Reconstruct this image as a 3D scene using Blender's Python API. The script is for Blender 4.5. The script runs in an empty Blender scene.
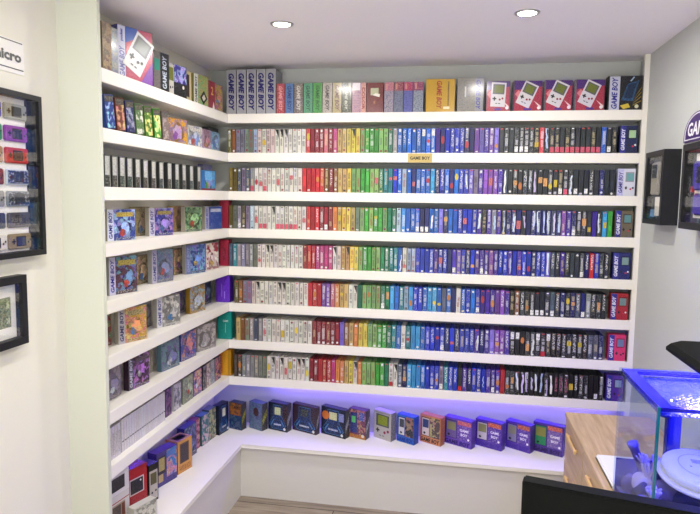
import bpy, bmesh, math, random
from mathutils import Vector, Matrix

random.seed(11)
SC = bpy.context.scene
COL = SC.collection
PI = math.pi

# ------------------------------------------------------------------ helpers
def lin(c):
    return c / 12.92 if c <= 0.04045 else ((c + 0.055) / 1.055) ** 2.4

def hx(s):
    s = s.lstrip('#')
    return tuple(lin(int(s[i:i + 2], 16) / 255) for i in (0, 2, 4))

def mul(c, k):
    return tuple(min(1, max(0, v * k)) for v in c)

def jit(c, a=0.12):
    k = 1 + random.uniform(-a, a)
    return tuple(min(1, max(0, v * k * (1 + random.uniform(-a, a) * .5))) for v in c)

def new_mat(name):
    m = bpy.data.materials.new(name)
    m.use_nodes = True
    nt = m.node_tree
    nt.nodes.clear()
    return m, nt

def N(nt, kind, **kw):
    n = nt.nodes.new(kind)
    for k, v in kw.items():
        setattr(n, k, v)
    return n

def plain(name, color, rough=.5, spec=.5, metal=0, noise=.0, nscale=6, bump=0, coat=0):
    m, nt = new_mat(name)
    out = N(nt, 'ShaderNodeOutputMaterial')
    p = N(nt, 'ShaderNodeBsdfPrincipled')
    p.inputs['Roughness'].default_value = rough
    p.inputs['Metallic'].default_value = metal
    p.inputs['Specular IOR Level'].default_value = spec
    p.inputs['Coat Weight'].default_value = coat
    c = hx(color) if isinstance(color, str) else color
    p.inputs['Base Color'].default_value = (*c, 1)
    if noise or bump:
        tc = N(nt, 'ShaderNodeTexCoord')
        nz = N(nt, 'ShaderNodeTexNoise')
        nz.inputs['Scale'].default_value = nscale
        nz.inputs['Detail'].default_value = 4
        nt.links.new(tc.outputs['Object'], nz.inputs['Vector'])
        if noise:
            mx = N(nt, 'ShaderNodeMix', data_type='RGBA')
            mx.inputs[6].default_value = (*mul(c, 1 - noise), 1)
            mx.inputs[7].default_value = (*mul(c, 1 + noise), 1)
            nt.links.new(nz.outputs['Fac'], mx.inputs[0])
            nt.links.new(mx.outputs[2], p.inputs['Base Color'])
        if bump:
            b = N(nt, 'ShaderNodeBump')
            b.inputs['Strength'].default_value = bump
            b.inputs['Distance'].default_value = .002
            nt.links.new(nz.outputs['Fac'], b.inputs['Height'])
            nt.links.new(b.outputs['Normal'], p.inputs['Normal'])
    nt.links.new(p.outputs[0], out.inputs[0])
    return m

def printed(name, art=False, rough=.38):
    """printed cardboard: Col is the card colour, Ink the print colour (alpha = how much print)"""
    m, nt = new_mat(name)
    out = N(nt, 'ShaderNodeOutputMaterial')
    p = N(nt, 'ShaderNodeBsdfPrincipled')
    p.inputs['Roughness'].default_value = rough
    p.inputs['Specular IOR Level'].default_value = .4
    p.inputs['Coat Weight'].default_value = .06
    p.inputs['Coat Roughness'].default_value = .2
    a = N(nt, 'ShaderNodeAttribute', attribute_name='Col')
    k = N(nt, 'ShaderNodeAttribute', attribute_name='Ink')
    uv = N(nt, 'ShaderNodeTexCoord')
    L = nt.links.new
    if not art:
        mp = N(nt, 'ShaderNodeMapping')
        mp.inputs['Scale'].default_value = (2.6, 3.4, 1)
        L(uv.outputs['UV'], mp.inputs[0])
        nz = N(nt, 'ShaderNodeTexNoise')
        nz.inputs['Scale'].default_value = 1
        nz.inputs['Detail'].default_value = 1.5
        L(mp.outputs[0], nz.inputs['Vector'])
        mr = N(nt, 'ShaderNodeMapRange')
        mr.inputs['From Min'].default_value = .5
        mr.inputs['From Max'].default_value = .6
        L(nz.outputs['Fac'], mr.inputs['Value'])
        mm = N(nt, 'ShaderNodeMath', operation='MULTIPLY')
        L(mr.outputs[0], mm.inputs[0]); L(k.outputs['Alpha'], mm.inputs[1])
        mx = N(nt, 'ShaderNodeMix', data_type='RGBA')
        L(mm.outputs[0], mx.inputs[0]); L(a.outputs['Color'], mx.inputs[6]); L(k.outputs['Color'], mx.inputs[7])
        L(mx.outputs[2], p.inputs['Base Color'])
    else:
        nz0 = N(nt, 'ShaderNodeTexNoise'); nz0.inputs['Scale'].default_value = 3
        L(uv.outputs['UV'], nz0.inputs['Vector'])
        vm = N(nt, 'ShaderNodeMix', data_type='RGBA'); vm.inputs[0].default_value = .12
        L(uv.outputs['UV'], vm.inputs[6]); L(nz0.outputs['Color'], vm.inputs[7])
        vo = N(nt, 'ShaderNodeTexVoronoi', feature='SMOOTH_F1'); vo.inputs['Scale'].default_value = 2.1; vo.inputs['Smoothness'].default_value = .55
        L(vm.outputs[2], vo.inputs['Vector'])
        sp = N(nt, 'ShaderNodeSeparateColor'); L(vo.outputs['Color'], sp.inputs[0])
        hs = N(nt, 'ShaderNodeHueSaturation'); hs.inputs['Value'].default_value = 1.1
        hm = N(nt, 'ShaderNodeMapRange'); hm.inputs['To Min'].default_value = .4; hm.inputs['To Max'].default_value = .6; hs.inputs['Saturation'].default_value = .75
        L(sp.outputs[1], hm.inputs['Value']); L(hm.outputs[0], hs.inputs['Hue']); L(k.outputs['Color'], hs.inputs['Color'])
        st = N(nt, 'ShaderNodeMapRange'); st.inputs['From Min'].default_value = .35; st.inputs['From Max'].default_value = .6
        L(sp.outputs[0], st.inputs['Value'])
        mm = N(nt, 'ShaderNodeMath', operation='MULTIPLY'); L(st.outputs[0], mm.inputs[0]); L(k.outputs['Alpha'], mm.inputs[1])
        mx = N(nt, 'ShaderNodeMix', data_type='RGBA')
        L(mm.outputs[0], mx.inputs[0]); L(a.outputs['Color'], mx.inputs[6]); L(hs.outputs[0], mx.inputs[7])
        # fine outlines and pale accents of the artwork
        n2 = N(nt, 'ShaderNodeTexNoise'); n2.inputs['Scale'].default_value = 5.5; n2.inputs['Detail'].default_value = 3
        L(uv.outputs['UV'], n2.inputs['Vector'])
        r2 = N(nt, 'ShaderNodeValToRGB')
        r2.color_ramp.elements[0].position = .34; r2.color_ramp.elements[0].color = (.02, .02, .03, 1)
        r2.color_ramp.elements[1].position = .42; r2.color_ramp.elements[1].color = (.5, .5, .5, 1)
        e = r2.color_ramp.elements.new(.6); e.color = (.5, .5, .5, 1)
        e = r2.color_ramp.elements.new(.66); e.color = (.93, .92, .86, 1)
        L(n2.outputs['Fac'], r2.inputs[0])
        ov = N(nt, 'ShaderNodeMix', data_type='RGBA', blend_type='OVERLAY')
        L(k.outputs['Alpha'], ov.inputs[0]); L(mx.outputs[2], ov.inputs[6]); L(r2.outputs[0], ov.inputs[7])
        L(ov.outputs[2], p.inputs['Base Color'])
    L(p.outputs[0], out.inputs[0])
    return m

def glassy(name, tint=(1, 1, 1), refl=.08, rough=.02, edge=.45):
    """thin clear pane: lets straight light through, with a Fresnel-like reflection"""
    m, nt = new_mat(name)
    out = N(nt, 'ShaderNodeOutputMaterial')
    t = N(nt, 'ShaderNodeBsdfTransparent'); t.inputs[0].default_value = (*tint, 1)
    g = N(nt, 'ShaderNodeBsdfGlossy'); g.inputs['Roughness'].default_value = rough
    lw = N(nt, 'ShaderNodeLayerWeight'); lw.inputs[0].default_value = .25
    mr = N(nt, 'ShaderNodeMapRange')
    mr.inputs['To Min'].default_value = refl; mr.inputs['To Max'].default_value = edge
    mx = N(nt, 'ShaderNodeMixShader')
    nt.links.new(lw.outputs['Fresnel'], mr.inputs['Value'])
    nt.links.new(mr.outputs[0], mx.inputs[0])
    nt.links.new(t.outputs[0], mx.inputs[1]); nt.links.new(g.outputs[0], mx.inputs[2])
    nt.links.new(mx.outputs[0], out.inputs[0])
    return m

def emit(name, color, strength):
    m, nt = new_mat(name)
    out = N(nt, 'ShaderNodeOutputMaterial')
    e = N(nt, 'ShaderNodeEmission'); e.inputs[0].default_value = (*hx(color), 1); e.inputs[1].default_value = strength
    nt.links.new(e.outputs[0], out.inputs[0])
    return m

M = {}
M['text'] = printed('printed_card')
M['art'] = printed('printed_cover_art', art=True)
M['wall'] = plain('wall_paint', '#c2c5c2', .75, .2, noise=.015, nscale=3)
M['wall_l'] = plain('wall_paint_warm', '#e3e0d4', .75, .2, noise=.015, nscale=3)
M['nib'] = plain('panel_paint_pale_green', '#d1d4c6', .55, .3)
M['ceil'] = plain('ceiling_paint', '#f8f3f4', .85, .15, noise=.015, nscale=2)
M['shelf'] = plain('white_satin_board', '#ece8df', .38, .4, noise=.01, nscale=5)
M['bench'] = plain('white_bench_board', '#f1eee6', .4, .4)
M['benchf'] = plain('bench_front_board', '#dcdad3', .45, .35)
M['black'] = plain('black_frame_wood', '#17171a', .45, .35)
M['tvblack'] = plain('black_plastic', '#0b0d0c', .6, .12)
M['screenblk'] = plain('dark_screen', '#090b0a', .5, .08)
M['mat_white'] = plain('white_mount_board', '#eceae6', .8, .2)
M['mat_dark'] = plain('navy_frame_liner', '#1c2536', .7, .2)
M['glass'] = glassy('picture_glass', refl=.012, edge=.16)
M['sleeve'] = glassy('clear_plastic_sleeve', tint=(.97, .97, .97), refl=.012, rough=.14, edge=.14)
M['tank'] = glassy('aquarium_glass', tint=(.9, .93, .98), refl=.02, edge=.22)
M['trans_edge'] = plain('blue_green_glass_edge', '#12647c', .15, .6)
M['rim'] = plain('rim_painted_blue_glow', '#1006b0', .25, .5)  # blue LED light in the glass rim, painted in as base colour
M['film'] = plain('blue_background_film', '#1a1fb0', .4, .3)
M['pump'] = plain('dark_blue_pump_plastic', '#1c1f7a', .4, .3)
M['pipe'] = plain('lavender_pipe', '#6f66b0', .4, .3)
M['slate'] = plain('slate_board', '#39424e', .7, .2)
M['lamp_on'] = emit('lamp_glow', '#fff6e8', 14)
M['blue_on'] = emit('blue_led_glow', '#2a28ff', 8)
M['chrome'] = plain('brushed_metal', '#c7c7c9', .3, .5, metal=1)
M['cream'] = plain('cream_plastic', '#e6e2da', .35, .4)
M['white_pl'] = plain('white_plastic', '#eeeeea', .35, .4)
M['ink_blk'] = plain('black_print', '#141414', .6, .2)
M['purple_s'] = plain('purple_sign_acrylic', '#3b1a66', .35, .4)
M['gold_s'] = plain('gold_plaque', '#b8a268', .4, .4, metal=.3)
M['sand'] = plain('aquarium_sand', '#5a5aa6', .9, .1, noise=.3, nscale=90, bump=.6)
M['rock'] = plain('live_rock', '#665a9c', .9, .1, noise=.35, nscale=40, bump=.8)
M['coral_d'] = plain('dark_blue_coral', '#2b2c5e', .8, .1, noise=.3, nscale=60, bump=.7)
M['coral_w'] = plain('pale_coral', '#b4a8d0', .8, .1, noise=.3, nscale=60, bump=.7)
M['coral_p'] = plain('pink_coral', '#d0568f', .7, .2, noise=.2, nscale=50)
M['coral_y'] = plain('yellow_green_polyp', '#c9c86a', .6, .2)

def wood(name, c1, c2, axis='y', plank=None, mortar='#5d5045', seam=.0025):
    m, nt = new_mat(name)
    out = N(nt, 'ShaderNodeOutputMaterial')
    p = N(nt, 'ShaderNodeBsdfPrincipled'); p.inputs['Roughness'].default_value = .5
    p.inputs['Specular IOR Level'].default_value = .3
    tc = N(nt, 'ShaderNodeTexCoord'); mp = N(nt, 'ShaderNodeMapping')
    mp.inputs['Scale'].default_value = {'y': (14, 1.2, 14), 'x': (1.2, 14, 14)}[axis]
    L = nt.links.new
    L(tc.outputs['Object'], mp.inputs[0])
    nz = N(nt, 'ShaderNodeTexNoise'); nz.inputs['Scale'].default_value = 3.5; nz.inputs['Detail'].default_value = 6
    nz.inputs['Distortion'].default_value = .6
    L(mp.outputs[0], nz.inputs['Vector'])
    r = N(nt, 'ShaderNodeValToRGB')
    r.color_ramp.elements[0].position = .32; r.color_ramp.elements[0].color = (*hx(c1), 1)
    r.color_ramp.elements[1].position = .68; r.color_ramp.elements[1].color = (*hx(c2), 1)
    L(nz.outputs['Fac'], r.inputs[0])
    last = r.outputs[0]
    if plank:
        br = N(nt, 'ShaderNodeTexBrick')
        br.inputs['Scale'].default_value = 1
        br.inputs['Brick Width'].default_value = plank[0]; br.inputs['Row Height'].default_value = plank[1]
        br.inputs['Mortar Size'].default_value = seam; br.inputs['Mortar Smooth'].default_value = .2
        br.inputs['Color1'].default_value = (.82, .82, .82, 1); br.inputs['Color2'].default_value = (1, 1, 1, 1)
        br.inputs['Mortar'].default_value = (*mul(hx(mortar), 1.2), 1)
        L(tc.outputs['Object'], br.inputs['Vector'])
        mx = N(nt, 'ShaderNodeMix', data_type='RGBA', blend_type='MULTIPLY'); mx.inputs[0].default_value = 1
        L(last, mx.inputs[6]); L(br.outputs['Color'], mx.inputs[7]); last = mx.outputs[2]
    L(last, p.inputs['Base Color'])
    L(p.outputs[0], out.inputs[0])
    return m
M['floor'] = wood('floor_oak_planks', '#85786a', '#aa9d8d', 'x', plank=(1.25, .19))
M['oak'] = wood('pale_oak_veneer', '#b79a78', '#d3b996', 'y')
M['oak_h'] = plain('pale_oak_handle', '#dcb985', .45, .35, noise=.08, nscale=20)

# water surface: rippled
def water_mat():
    m, nt = new_mat('rippled_water')
    out = N(nt, 'ShaderNodeOutputMaterial')
    t = N(nt, 'ShaderNodeBsdfTransparent'); t.inputs[0].default_value = (.2, .24, .9, 1)
    g = N(nt, 'ShaderNodeBsdfGlossy'); g.inputs['Roughness'].default_value = .06
    d = N(nt, 'ShaderNodeBsdfDiffuse'); d.inputs[0].default_value = (.35, .5, .8, 1)
    tc = N(nt, 'ShaderNodeTexCoord'); mp = N(nt, 'ShaderNodeMapping'); mp.inputs['Rotation'].default_value = (0, 0, -.7)
    mp.inputs['Scale'].default_value = (1.0, .45, 1)
    w = N(nt, 'ShaderNodeTexWave'); w.inputs['Scale'].default_value = 42; w.inputs['Distortion'].default_value = 3.5
    w.inputs['Detail'].default_value = 3; w.inputs['Detail Scale'].default_value = 2.5
    L = nt.links.new
    L(tc.outputs['Object'], mp.inputs[0]); L(mp.outputs[0], w.inputs['Vector'])
    b = N(nt, 'ShaderNodeBump'); b.inputs['Strength'].default_value = .3; b.inputs['Distance'].default_value = .002
    L(w.outputs['Fac'], b.inputs['Height'])
    L(b.outputs['Normal'], g.inputs['Normal']); L(b.outputs['Normal'], d.inputs['Normal'])
    m1 = N(nt, 'ShaderNodeMixShader'); m1.inputs[0].default_value = .16
    L(t.outputs[0], m1.inputs[1]); L(d.outputs[0], m1.inputs[2])
    m2 = N(nt, 'ShaderNodeMixShader'); m2.inputs[0].default_value = .5
    L(m1.outputs[0], m2.inputs[1]); L(g.outputs[0], m2.inputs[2])
    L(m2.outputs[0], out.inputs[0])
    return m
M['water'] = water_mat()

# ------------------------------------------------------------------ text outlines (letters as polygons)
_txt = {}
def letters(s, bold=.0, shear=0.0):
    """(verts, faces) of the flat lettering, height about 1, centred on 0,0"""
    key = (s, bold, shear)
    if key in _txt:
        return _txt[key]
    cu = bpy.data.curves.new('lettering_tmp', 'FONT')
    cu.body = s; cu.size = 1; cu.offset = bold; cu.shear = shear; cu.resolution_u = 2
    o = bpy.data.objects.new('lettering_tmp', cu)
    COL.objects.link(o)
    dg = bpy.context.evaluated_depsgraph_get()
    me = bpy.data.meshes.new_from_object(o.evaluated_get(dg))
    vs = [(v.co.x, v.co.y) for v in me.vertices]
    fs = [tuple(p.vertices) for p in me.polygons]
    bpy.data.objects.remove(o); bpy.data.curves.remove(cu); bpy.data.meshes.remove(me)
    xs = [v[0] for v in vs]; ys = [v[1] for v in vs]
    cx, cy = (min(xs) + max(xs)) / 2, (min(ys) + max(ys)) / 2
    W, H = max(xs) - min(xs), max(ys) - min(ys)
    vs = [((x - cx) / H, (y - cy) / H) for x, y in vs]
    _txt[key] = (vs, fs, W / H)
    return _txt[key]

# ------------------------------------------------------------------ mesh builder with print colours
class MB:
    def __init__(s):
        s.v = []; s.f = []; s.c = []; s.k = []; s.u = []; s.m = []
    def poly(s, pts, col, ink=None, amt=0, mat=0, uv=None):
        i = len(s.v)
        s.v += [tuple(p) for p in pts]
        s.f.append(tuple(range(i, i + len(pts))))
        s.c.append(col); s.k.append((*(ink or col), amt)); s.m.append(mat)
        s.u.append(uv or [(0, 0)] * len(pts))
    def box(s, x0, x1, y0, y1, z0, z1, col, mat=0):
        P = lambda x, y, z: (x, y, z)
        s.poly([P(x0, y0, z0), P(x1, y0, z0), P(x1, y0, z1), P(x0, y0, z1)], col, mat=mat)
        s.poly([P(x1, y1, z0), P(x0, y1, z0), P(x0, y1, z1), P(x1, y1, z1)], col, mat=mat)
        s.poly([P(x0, y1, z0), P(x0, y0, z0), P(x0, y0, z1), P(x0, y1, z1)], col, mat=mat)
        s.poly([P(x1, y0, z0), P(x1, y1, z0), P(x1, y1, z1), P(x1, y0, z1)], col, mat=mat)
        s.poly([P(x0, y0, z1), P(x1, y0, z1), P(x1, y1, z1), P(x0, y1, z1)], col, mat=mat)
        s.poly([P(x0, y1, z0), P(x1, y1, z0), P(x1, y0, z0), P(x0, y0, z0)], col, mat=mat)
    def extend(s, o, mtx):
        n = len(s.v)
        s.v += [tuple(mtx @ Vector(p)) for p in o.v]
        s.f += [tuple(i + n for i in f) for f in o.f]
        s.c += o.c; s.k += o.k; s.u += o.u; s.m += o.m
    def mesh(s, name, mats):
        me = bpy.data.meshes.new(name)
        me.from_pydata(s.v, [], s.f)
        a = me.color_attributes.new('Col', 'FLOAT_COLOR', 'CORNER')
        b = me.color_attributes.new('Ink', 'FLOAT_COLOR', 'CORNER')
        uv = me.uv_layers.new(name='UVMap')
        ca = []; ka = []; ua = []
        for f, c, k, u in zip(s.f, s.c, s.k, s.u):
            for j in range(len(f)):
                ca += [*c, 1]; ka += list(k); ua += list(u[j])
        a.data.foreach_set('color', ca); b.data.foreach_set('color', ka); uv.data.foreach_set('uv', ua)
        for m in mats:
            me.materials.append(m)
        me.polygons.foreach_set('material_index', s.m)
        me.update()
        return me
    def build(s, name, mats, parent=None):
        o = bpy.data.objects.new(name, s.mesh(name, mats))
        COL.objects.link(o)
        if parent:
            o.parent = parent
        return o

PRINT = [M['text'], M['art']]

class Face:
    """drawing board on one side of a box; a runs right, b runs up, in metres from its lower left corner"""
    def __init__(s, mb, fn, w, h):
        s.mb, s.fn, s.w, s.h, s.lay = mb, fn, w, h, 1
    def pt(s, a, b, l=None):
        return s.fn(a, b, (s.lay if l is None else l) * .00035)
    def rect(s, a0, b0, a1, b1, col, ink=None, amt=0, art=False, uvs=None):
        ru, rv = random.random() * 40, random.random() * 40
        k = 40 if art else 46
        kv = 40 if art else 46
        if uvs:
            k, kv = uvs
        w, h = a1 - a0, b1 - b0
        s.mb.poly([s.pt(a0, b0), s.pt(a1, b0), s.pt(a1, b1), s.pt(a0, b1)], col, ink, amt, 1 if art else 0,
                  [(ru, rv), (ru + w * k, rv), (ru + w * k, rv + h * kv), (ru, rv + h * kv)])
        s.lay += 1
        return s
    def ngon(s, ca, cb, r, col, n=10, rb=None, rot=0):
        rb = rb or r
        s.mb.poly([s.pt(ca + r * math.cos(rot + 2 * PI * i / n), cb + rb * math.sin(rot + 2 * PI * i / n)) for i in range(n)], col)
        s.lay += 1
        return s
    def shape(s, pts, col, ink=None, amt=0, art=False):
        ru, rv = random.random() * 40, random.random() * 40
        s.mb.poly([s.pt(a, b) for a, b in pts], col, ink, amt, 1 if art else 0, [(ru + a * 40, rv + b * 40) for a, b in pts])
        s.lay += 1
        return s
    def text(s, t, ca, cb, size, col, rot=0, bold=.02, shear=.0, fit=None):
        vs, fs, asp = letters(t, bold, shear)
        sx = size
        if fit:
            sx = min(size * 1.6, fit / asp)
        c, q = math.cos(rot), math.sin(rot)
        P = [(ca + x * sx * c - y * size * q, cb + x * sx * q + y * size * c) for x, y in vs]
        for f in fs:
            s.mb.poly([s.pt(*P[i]) for i in f], col)
        s.lay += 1
        return s
    def handheld(s, ca, cb, hgt, body, screen, rot=0, dark=(.02, .02, .025), btn=None, bezel=(.12, .12, .13)):
        """a portable console drawn upright: body, screen, cross pad, two round buttons"""
        c, q = math.cos(rot), math.sin(rot)
        T = lambda x, y: (ca + (x * c - y * q) * hgt, cb + (x * q + y * c) * hgt)
        def R(x0, y0, x1, y1, col):
            s.mb.poly([s.pt(*T(*p)) for p in ((x0, y0), (x1, y0), (x1, y1), (x0, y1))], col); s.lay += 1
        R(-.3, -.5, .3, .5, body)
        R(-.24, .02, .24, .43, bezel)
        R(-.17, .07, .17, .38, screen)
        R(-.23, -.2, -.07, -.145, dark); R(-.178, -.255, -.122, -.09, dark)
        for x, y in ((.07, -.2), (.18, -.15)):
            s.mb.poly([s.pt(*T(x + .045 * math.cos(i * PI / 4), y + .045 * math.sin(i * PI / 4))) for i in range(8)], btn or dark)
        s.lay += 1
        R(-.1, -.38, -.02, -.35, dark); R(.02, -.38, .1, -.35, dark)
        return s

class Carton(MB):
    """a printed box standing on its base: origin at base centre, front towards -Y"""
    def __init__(s, w, h, d, col, top=None):
        super().__init__()
        s.w, s.h, s.d = w, h, d
        s.box(-w / 2, w / 2, -d / 2, d / 2, 0, h, col)
        if top:
            s.top().rect(0, 0, w, d, top)
    def front(s):
        return Face(s, lambda a, b, e: (a - s.w / 2, -s.d / 2 - e, b), s.w, s.h)
    def right(s):
        return Face(s, lambda a, b, e: (s.w / 2 + e, a - s.d / 2, b), s.d, s.h)
    def left(s):
        return Face(s, lambda a, b, e: (-s.w / 2 - e, s.d / 2 - a, b), s.d, s.h)
    def top(s):
        return Face(s, lambda a, b, e: (a - s.w / 2, b - s.d / 2, s.h + e), s.w, s.d)

def tag(o, label=None, cat=None, group=None, kind=None):
    if label: o['label'] = label
    if cat: o['category'] = cat
    if group: o['group'] = group
    if kind: o['kind'] = kind
    return o

def sleeve(c, parent, g=.0025):
    mb = MB()
    mb.box(-c.w / 2 - g, c.w / 2 + g, -c.d / 2 - g, c.d / 2 + g, 0.0004, c.h + g, (1, 1, 1))
    mb.build('plastic_sleeve', [M['sleeve']], parent)

def place(c, name, label, cat, A, ang, z, group=None, slv=True):
    """stand carton c with the lower left corner of its front at A, the front edge running along ang (degrees)"""
    a = math.radians(ang)
    o = c.build(name, PRINT)
    o.location = (A[0] + math.cos(a) * c.w / 2 - math.sin(a) * c.d / 2, A[1] + math.sin(a) * c.w / 2 + math.cos(a) * c.d / 2, z)
    o.rotation_euler = (0, 0, a)
    tag(o, label, cat, group)
    if slv:
        sleeve(c, o)
    return o

# generic solids (bmesh, bevelled)
def solid(name, parts, mat, parent=None, bevel=0, smooth=False):
    """parts: list of (x0,x1,y0,y1,z0,z1) boxes joined into one mesh"""
    bm = bmesh.new()
    for x0, x1, y0, y1, z0, z1 in parts:
        r = bmesh.ops.create_cube(bm, size=1)
        for v in r['verts']:
            v.co = Vector((x0 + (v.co.x + .5) * (x1 - x0), y0 + (v.co.y + .5) * (y1 - y0), z0 + (v.co.z + .5) * (z1 - z0)))
    if bevel:
        bmesh.ops.bevel(bm, geom=bm.edges[:], offset=bevel, segments=2, affect='EDGES', clamp_overlap=True)
    return link(name, bm, mat, parent, smooth)

def link(name, bm, mat, parent=None, smooth=False):
    bmesh.ops.recalc_face_normals(bm, faces=bm.faces[:])
    me = bpy.data.meshes.new(name)
    bm.to_mesh(me); bm.free()
    for m in (mat if isinstance(mat, (list, tuple)) else [mat]):
        me.materials.append(m)
    if smooth:
        for p in me.polygons:
            p.use_smooth = True
    o = bpy.data.objects.new(name, me)
    COL.objects.link(o)
    if parent:
        o.parent = parent
    return o

def empty(name, loc=(0, 0, 0), rz=0):
    o = bpy.data.objects.new(name, None)
    o.empty_display_size = .05
    COL.objects.link(o)
    o.location = loc; o.rotation_euler = (0, 0, rz)
    return o

def lathe(name, prof, mat, parent=None, n=32, loc=(0, 0, 0)):
    bm = bmesh.new()
    rings = []
    for r, z in prof:
        rings.append([bm.verts.new((r * math.cos(2 * PI * i / n), r * math.sin(2 * PI * i / n), z)) for i in range(n)])
    for a, b in zip(rings, rings[1:]):
        for i in range(n):
            bm.faces.new((a[i], a[(i + 1) % n], b[(i + 1) % n], b[i]))
    bm.faces.new(rings[0]); bm.faces.new(rings[-1])
    o = link(name, bm, mat, parent, True)
    o.location = loc
    return o

# ------------------------------------------------------------------ sizes of the room (metres)
XR = 2.05            # right wall
XL = -.15            # left wall (and backs of the left shelves)
YB = .15             # back wall
YN = -1.154          # near end of the left shelving
YF = -4.1            # room end behind the camera, left open to the world light
HC = 2.252           # ceiling
SH = [2.001, 1.801, 1.601, 1.404, 1.202, 1.005, .803, .601]     # tops of the eight shelves
TH = .047
WS = 2.028
ZB = .292            # bench top

# ------------------------------------------------------------------ setting
def struct(name, parts, mat):
    return tag(solid(name, parts, mat), kind='structure')
struct('floor', [(XL - .1, XR + .1, YF - .1, YB + .1, -.05, 0)], M['floor'])
struct('ceiling', [(XL - .1, XR + .1, YF - .1, YB + .1, HC, HC + .05)], M['ceil'])
struct('wall_back', [(XL - .1, XR + .1, YB, YB + .1, 0, HC)], M['wall'])
struct('wall_left', [(XL - .1, XL, YF, YB, 0, HC)], M['wall_l'])
struct('wall_right', [(XR, XR + .1, YF, YB, 0, HC)], M['wall'])
struct('trim_1', [(XL, 0, YN - .018, YN, 0, HC)], M['nib'])
struct('trim_2', [(WS, XR, 0.0, .02, ZB, HC)], M['shelf'])

# shelves
ROWN = ['top', 'second', 'third', 'fourth', 'fifth', 'sixth', 'seventh', 'lowest']
for i, z in enumerate(SH):
    o = solid('shelf_board', [(0.0005, WS, 0, YB, z - TH, z)], M['shelf'], bevel=.0015)
    tag(o, f'{ROWN[i]} white shelf board on the back wall, counting from the ceiling', 'shelf', 'white shelf boards on the back wall')
    o = solid('shelf_board', [(XL, 0, YN, YB, z - TH, z)], M['shelf'], bevel=.0015)
    tag(o, f'{ROWN[i]} white shelf board on the left wall, counting from the ceiling', 'shelf', 'white shelf boards on the left wall')

# bench
b = empty('storage_bench', (0, 0, 0))
tag(b, 'low white corner bench running below both walls of shelves', 'bench')
bm = bmesh.new()
BF, BX = -.152, .125
pts = [(XL + .002, YN), (BX, YN), (BX, BF), (XR - .002, BF), (XR - .002, YB - .002), (XL + .002, YB - .002)]
bot = [bm.verts.new((x, y, ZB - .02)) for x, y in pts]; top = [bm.verts.new((x, y, ZB)) for x, y in pts]
bm.faces.new(top); bm.faces.new(bot[::-1])
for i in range(6):
    j = (i + 1) % 6
    bm.faces.new((bot[i], bot[j], top[j], top[i]))
bmesh.ops.bevel(bm, geom=bm.edges[:], offset=.002, segments=2, affect='EDGES')
link('bench_top', bm, M['bench'], b)
solid('front_panel', [(.113, XR - .002, -.132, -.114, 0, ZB - .02)], M['benchf'], b)
solid('front_panel', [(.095, .113, YN, -.114, 0, ZB - .02)], M['benchf'], b)

# ------------------------------------------------------------------ camera (placed first, its distances rank the game boxes)
CAM = Vector((1.1961, -3.0884, 1.5749))
rx, ry, rz = -.09655, .01367, -.17256
fw = Vector((math.sin(rz) * math.cos(rx), math.cos(rz) * math.cos(rx), math.sin(rx)))
rt = Vector((math.cos(rz), -math.sin(rz), 0))
up = rt.cross(fw)
r2 = rt * math.cos(ry) + up * math.sin(ry)
u2 = -rt * math.sin(ry) + up * math.cos(ry)
cd = bpy.data.cameras.new('camera'); cam = bpy.data.objects.new('camera', cd); COL.objects.link(cam)
mt = Matrix((r2, u2, -fw)).transposed().to_4x4(); mt.translation = CAM
cam.matrix_world = mt
cd.sensor_width = 36; cd.lens = 612.21 / 700 * 36; cd.clip_start = .02
SC.camera = cam

# ------------------------------------------------------------------ game boxes, spine out
PAL = {
 'k': ('olive brown', '#6d6433'), 'b': ('brown', '#8a5a34'), 'K': ('dark brown', '#4f463f'), 'g': ('grey', '#8f9092'), 'v': ('violet', '#7c4aa8'),
 'h': ('lavender grey', '#8d88a0'), 'G': ('grey green', '#7f8878'), 'l': ('pale blue', '#a9c0d6'), 'w': ('white', '#dfdcd2'), 'i': ('pinkish white', '#d9c3c0'),
 'r': ('red', '#c4303a'), 'R': ('dark red', '#8b2433'), 'm': ('magenta', '#b2407f'), 'o': ('orange', '#d98850'), 't': ('tan', '#d3b074'),
 'y': ('yellow', '#e5d25c'), 'n': ('light green', '#86b56c'), 'e': ('green', '#3f9c3c'), 'E': ('dark green', '#1f7350'), 'T': ('teal', '#1d7f8c'),
 'c': ('light blue', '#3f97d6'), 'u': ('blue', '#1f66c8'), 'U': ('royal blue', '#1b34b8'), 'N': ('navy', '#1c2263'), 'p': ('lilac', '#7567c0'),
 'P': ('purple', '#45289a'), 'a': ('slate grey', '#4c5668'), 'd': ('charcoal', '#2b3036'), 'D': ('black', '#17181b'), 's': ('pink', '#c96a78')}
MARK = {'': 'with lettering', 'f': 'with pink foot', 'l': 'with white foot', 'h': 'with white head', 's': 'with red patch',
        'q': 'with yellow patch', 'b': 'with black head', 'x': 'with white streaks', 'o': 'with orange patch', 'w': 'with white title', 'r': 'with red foot', 'i': 'with pink title'}
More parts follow.
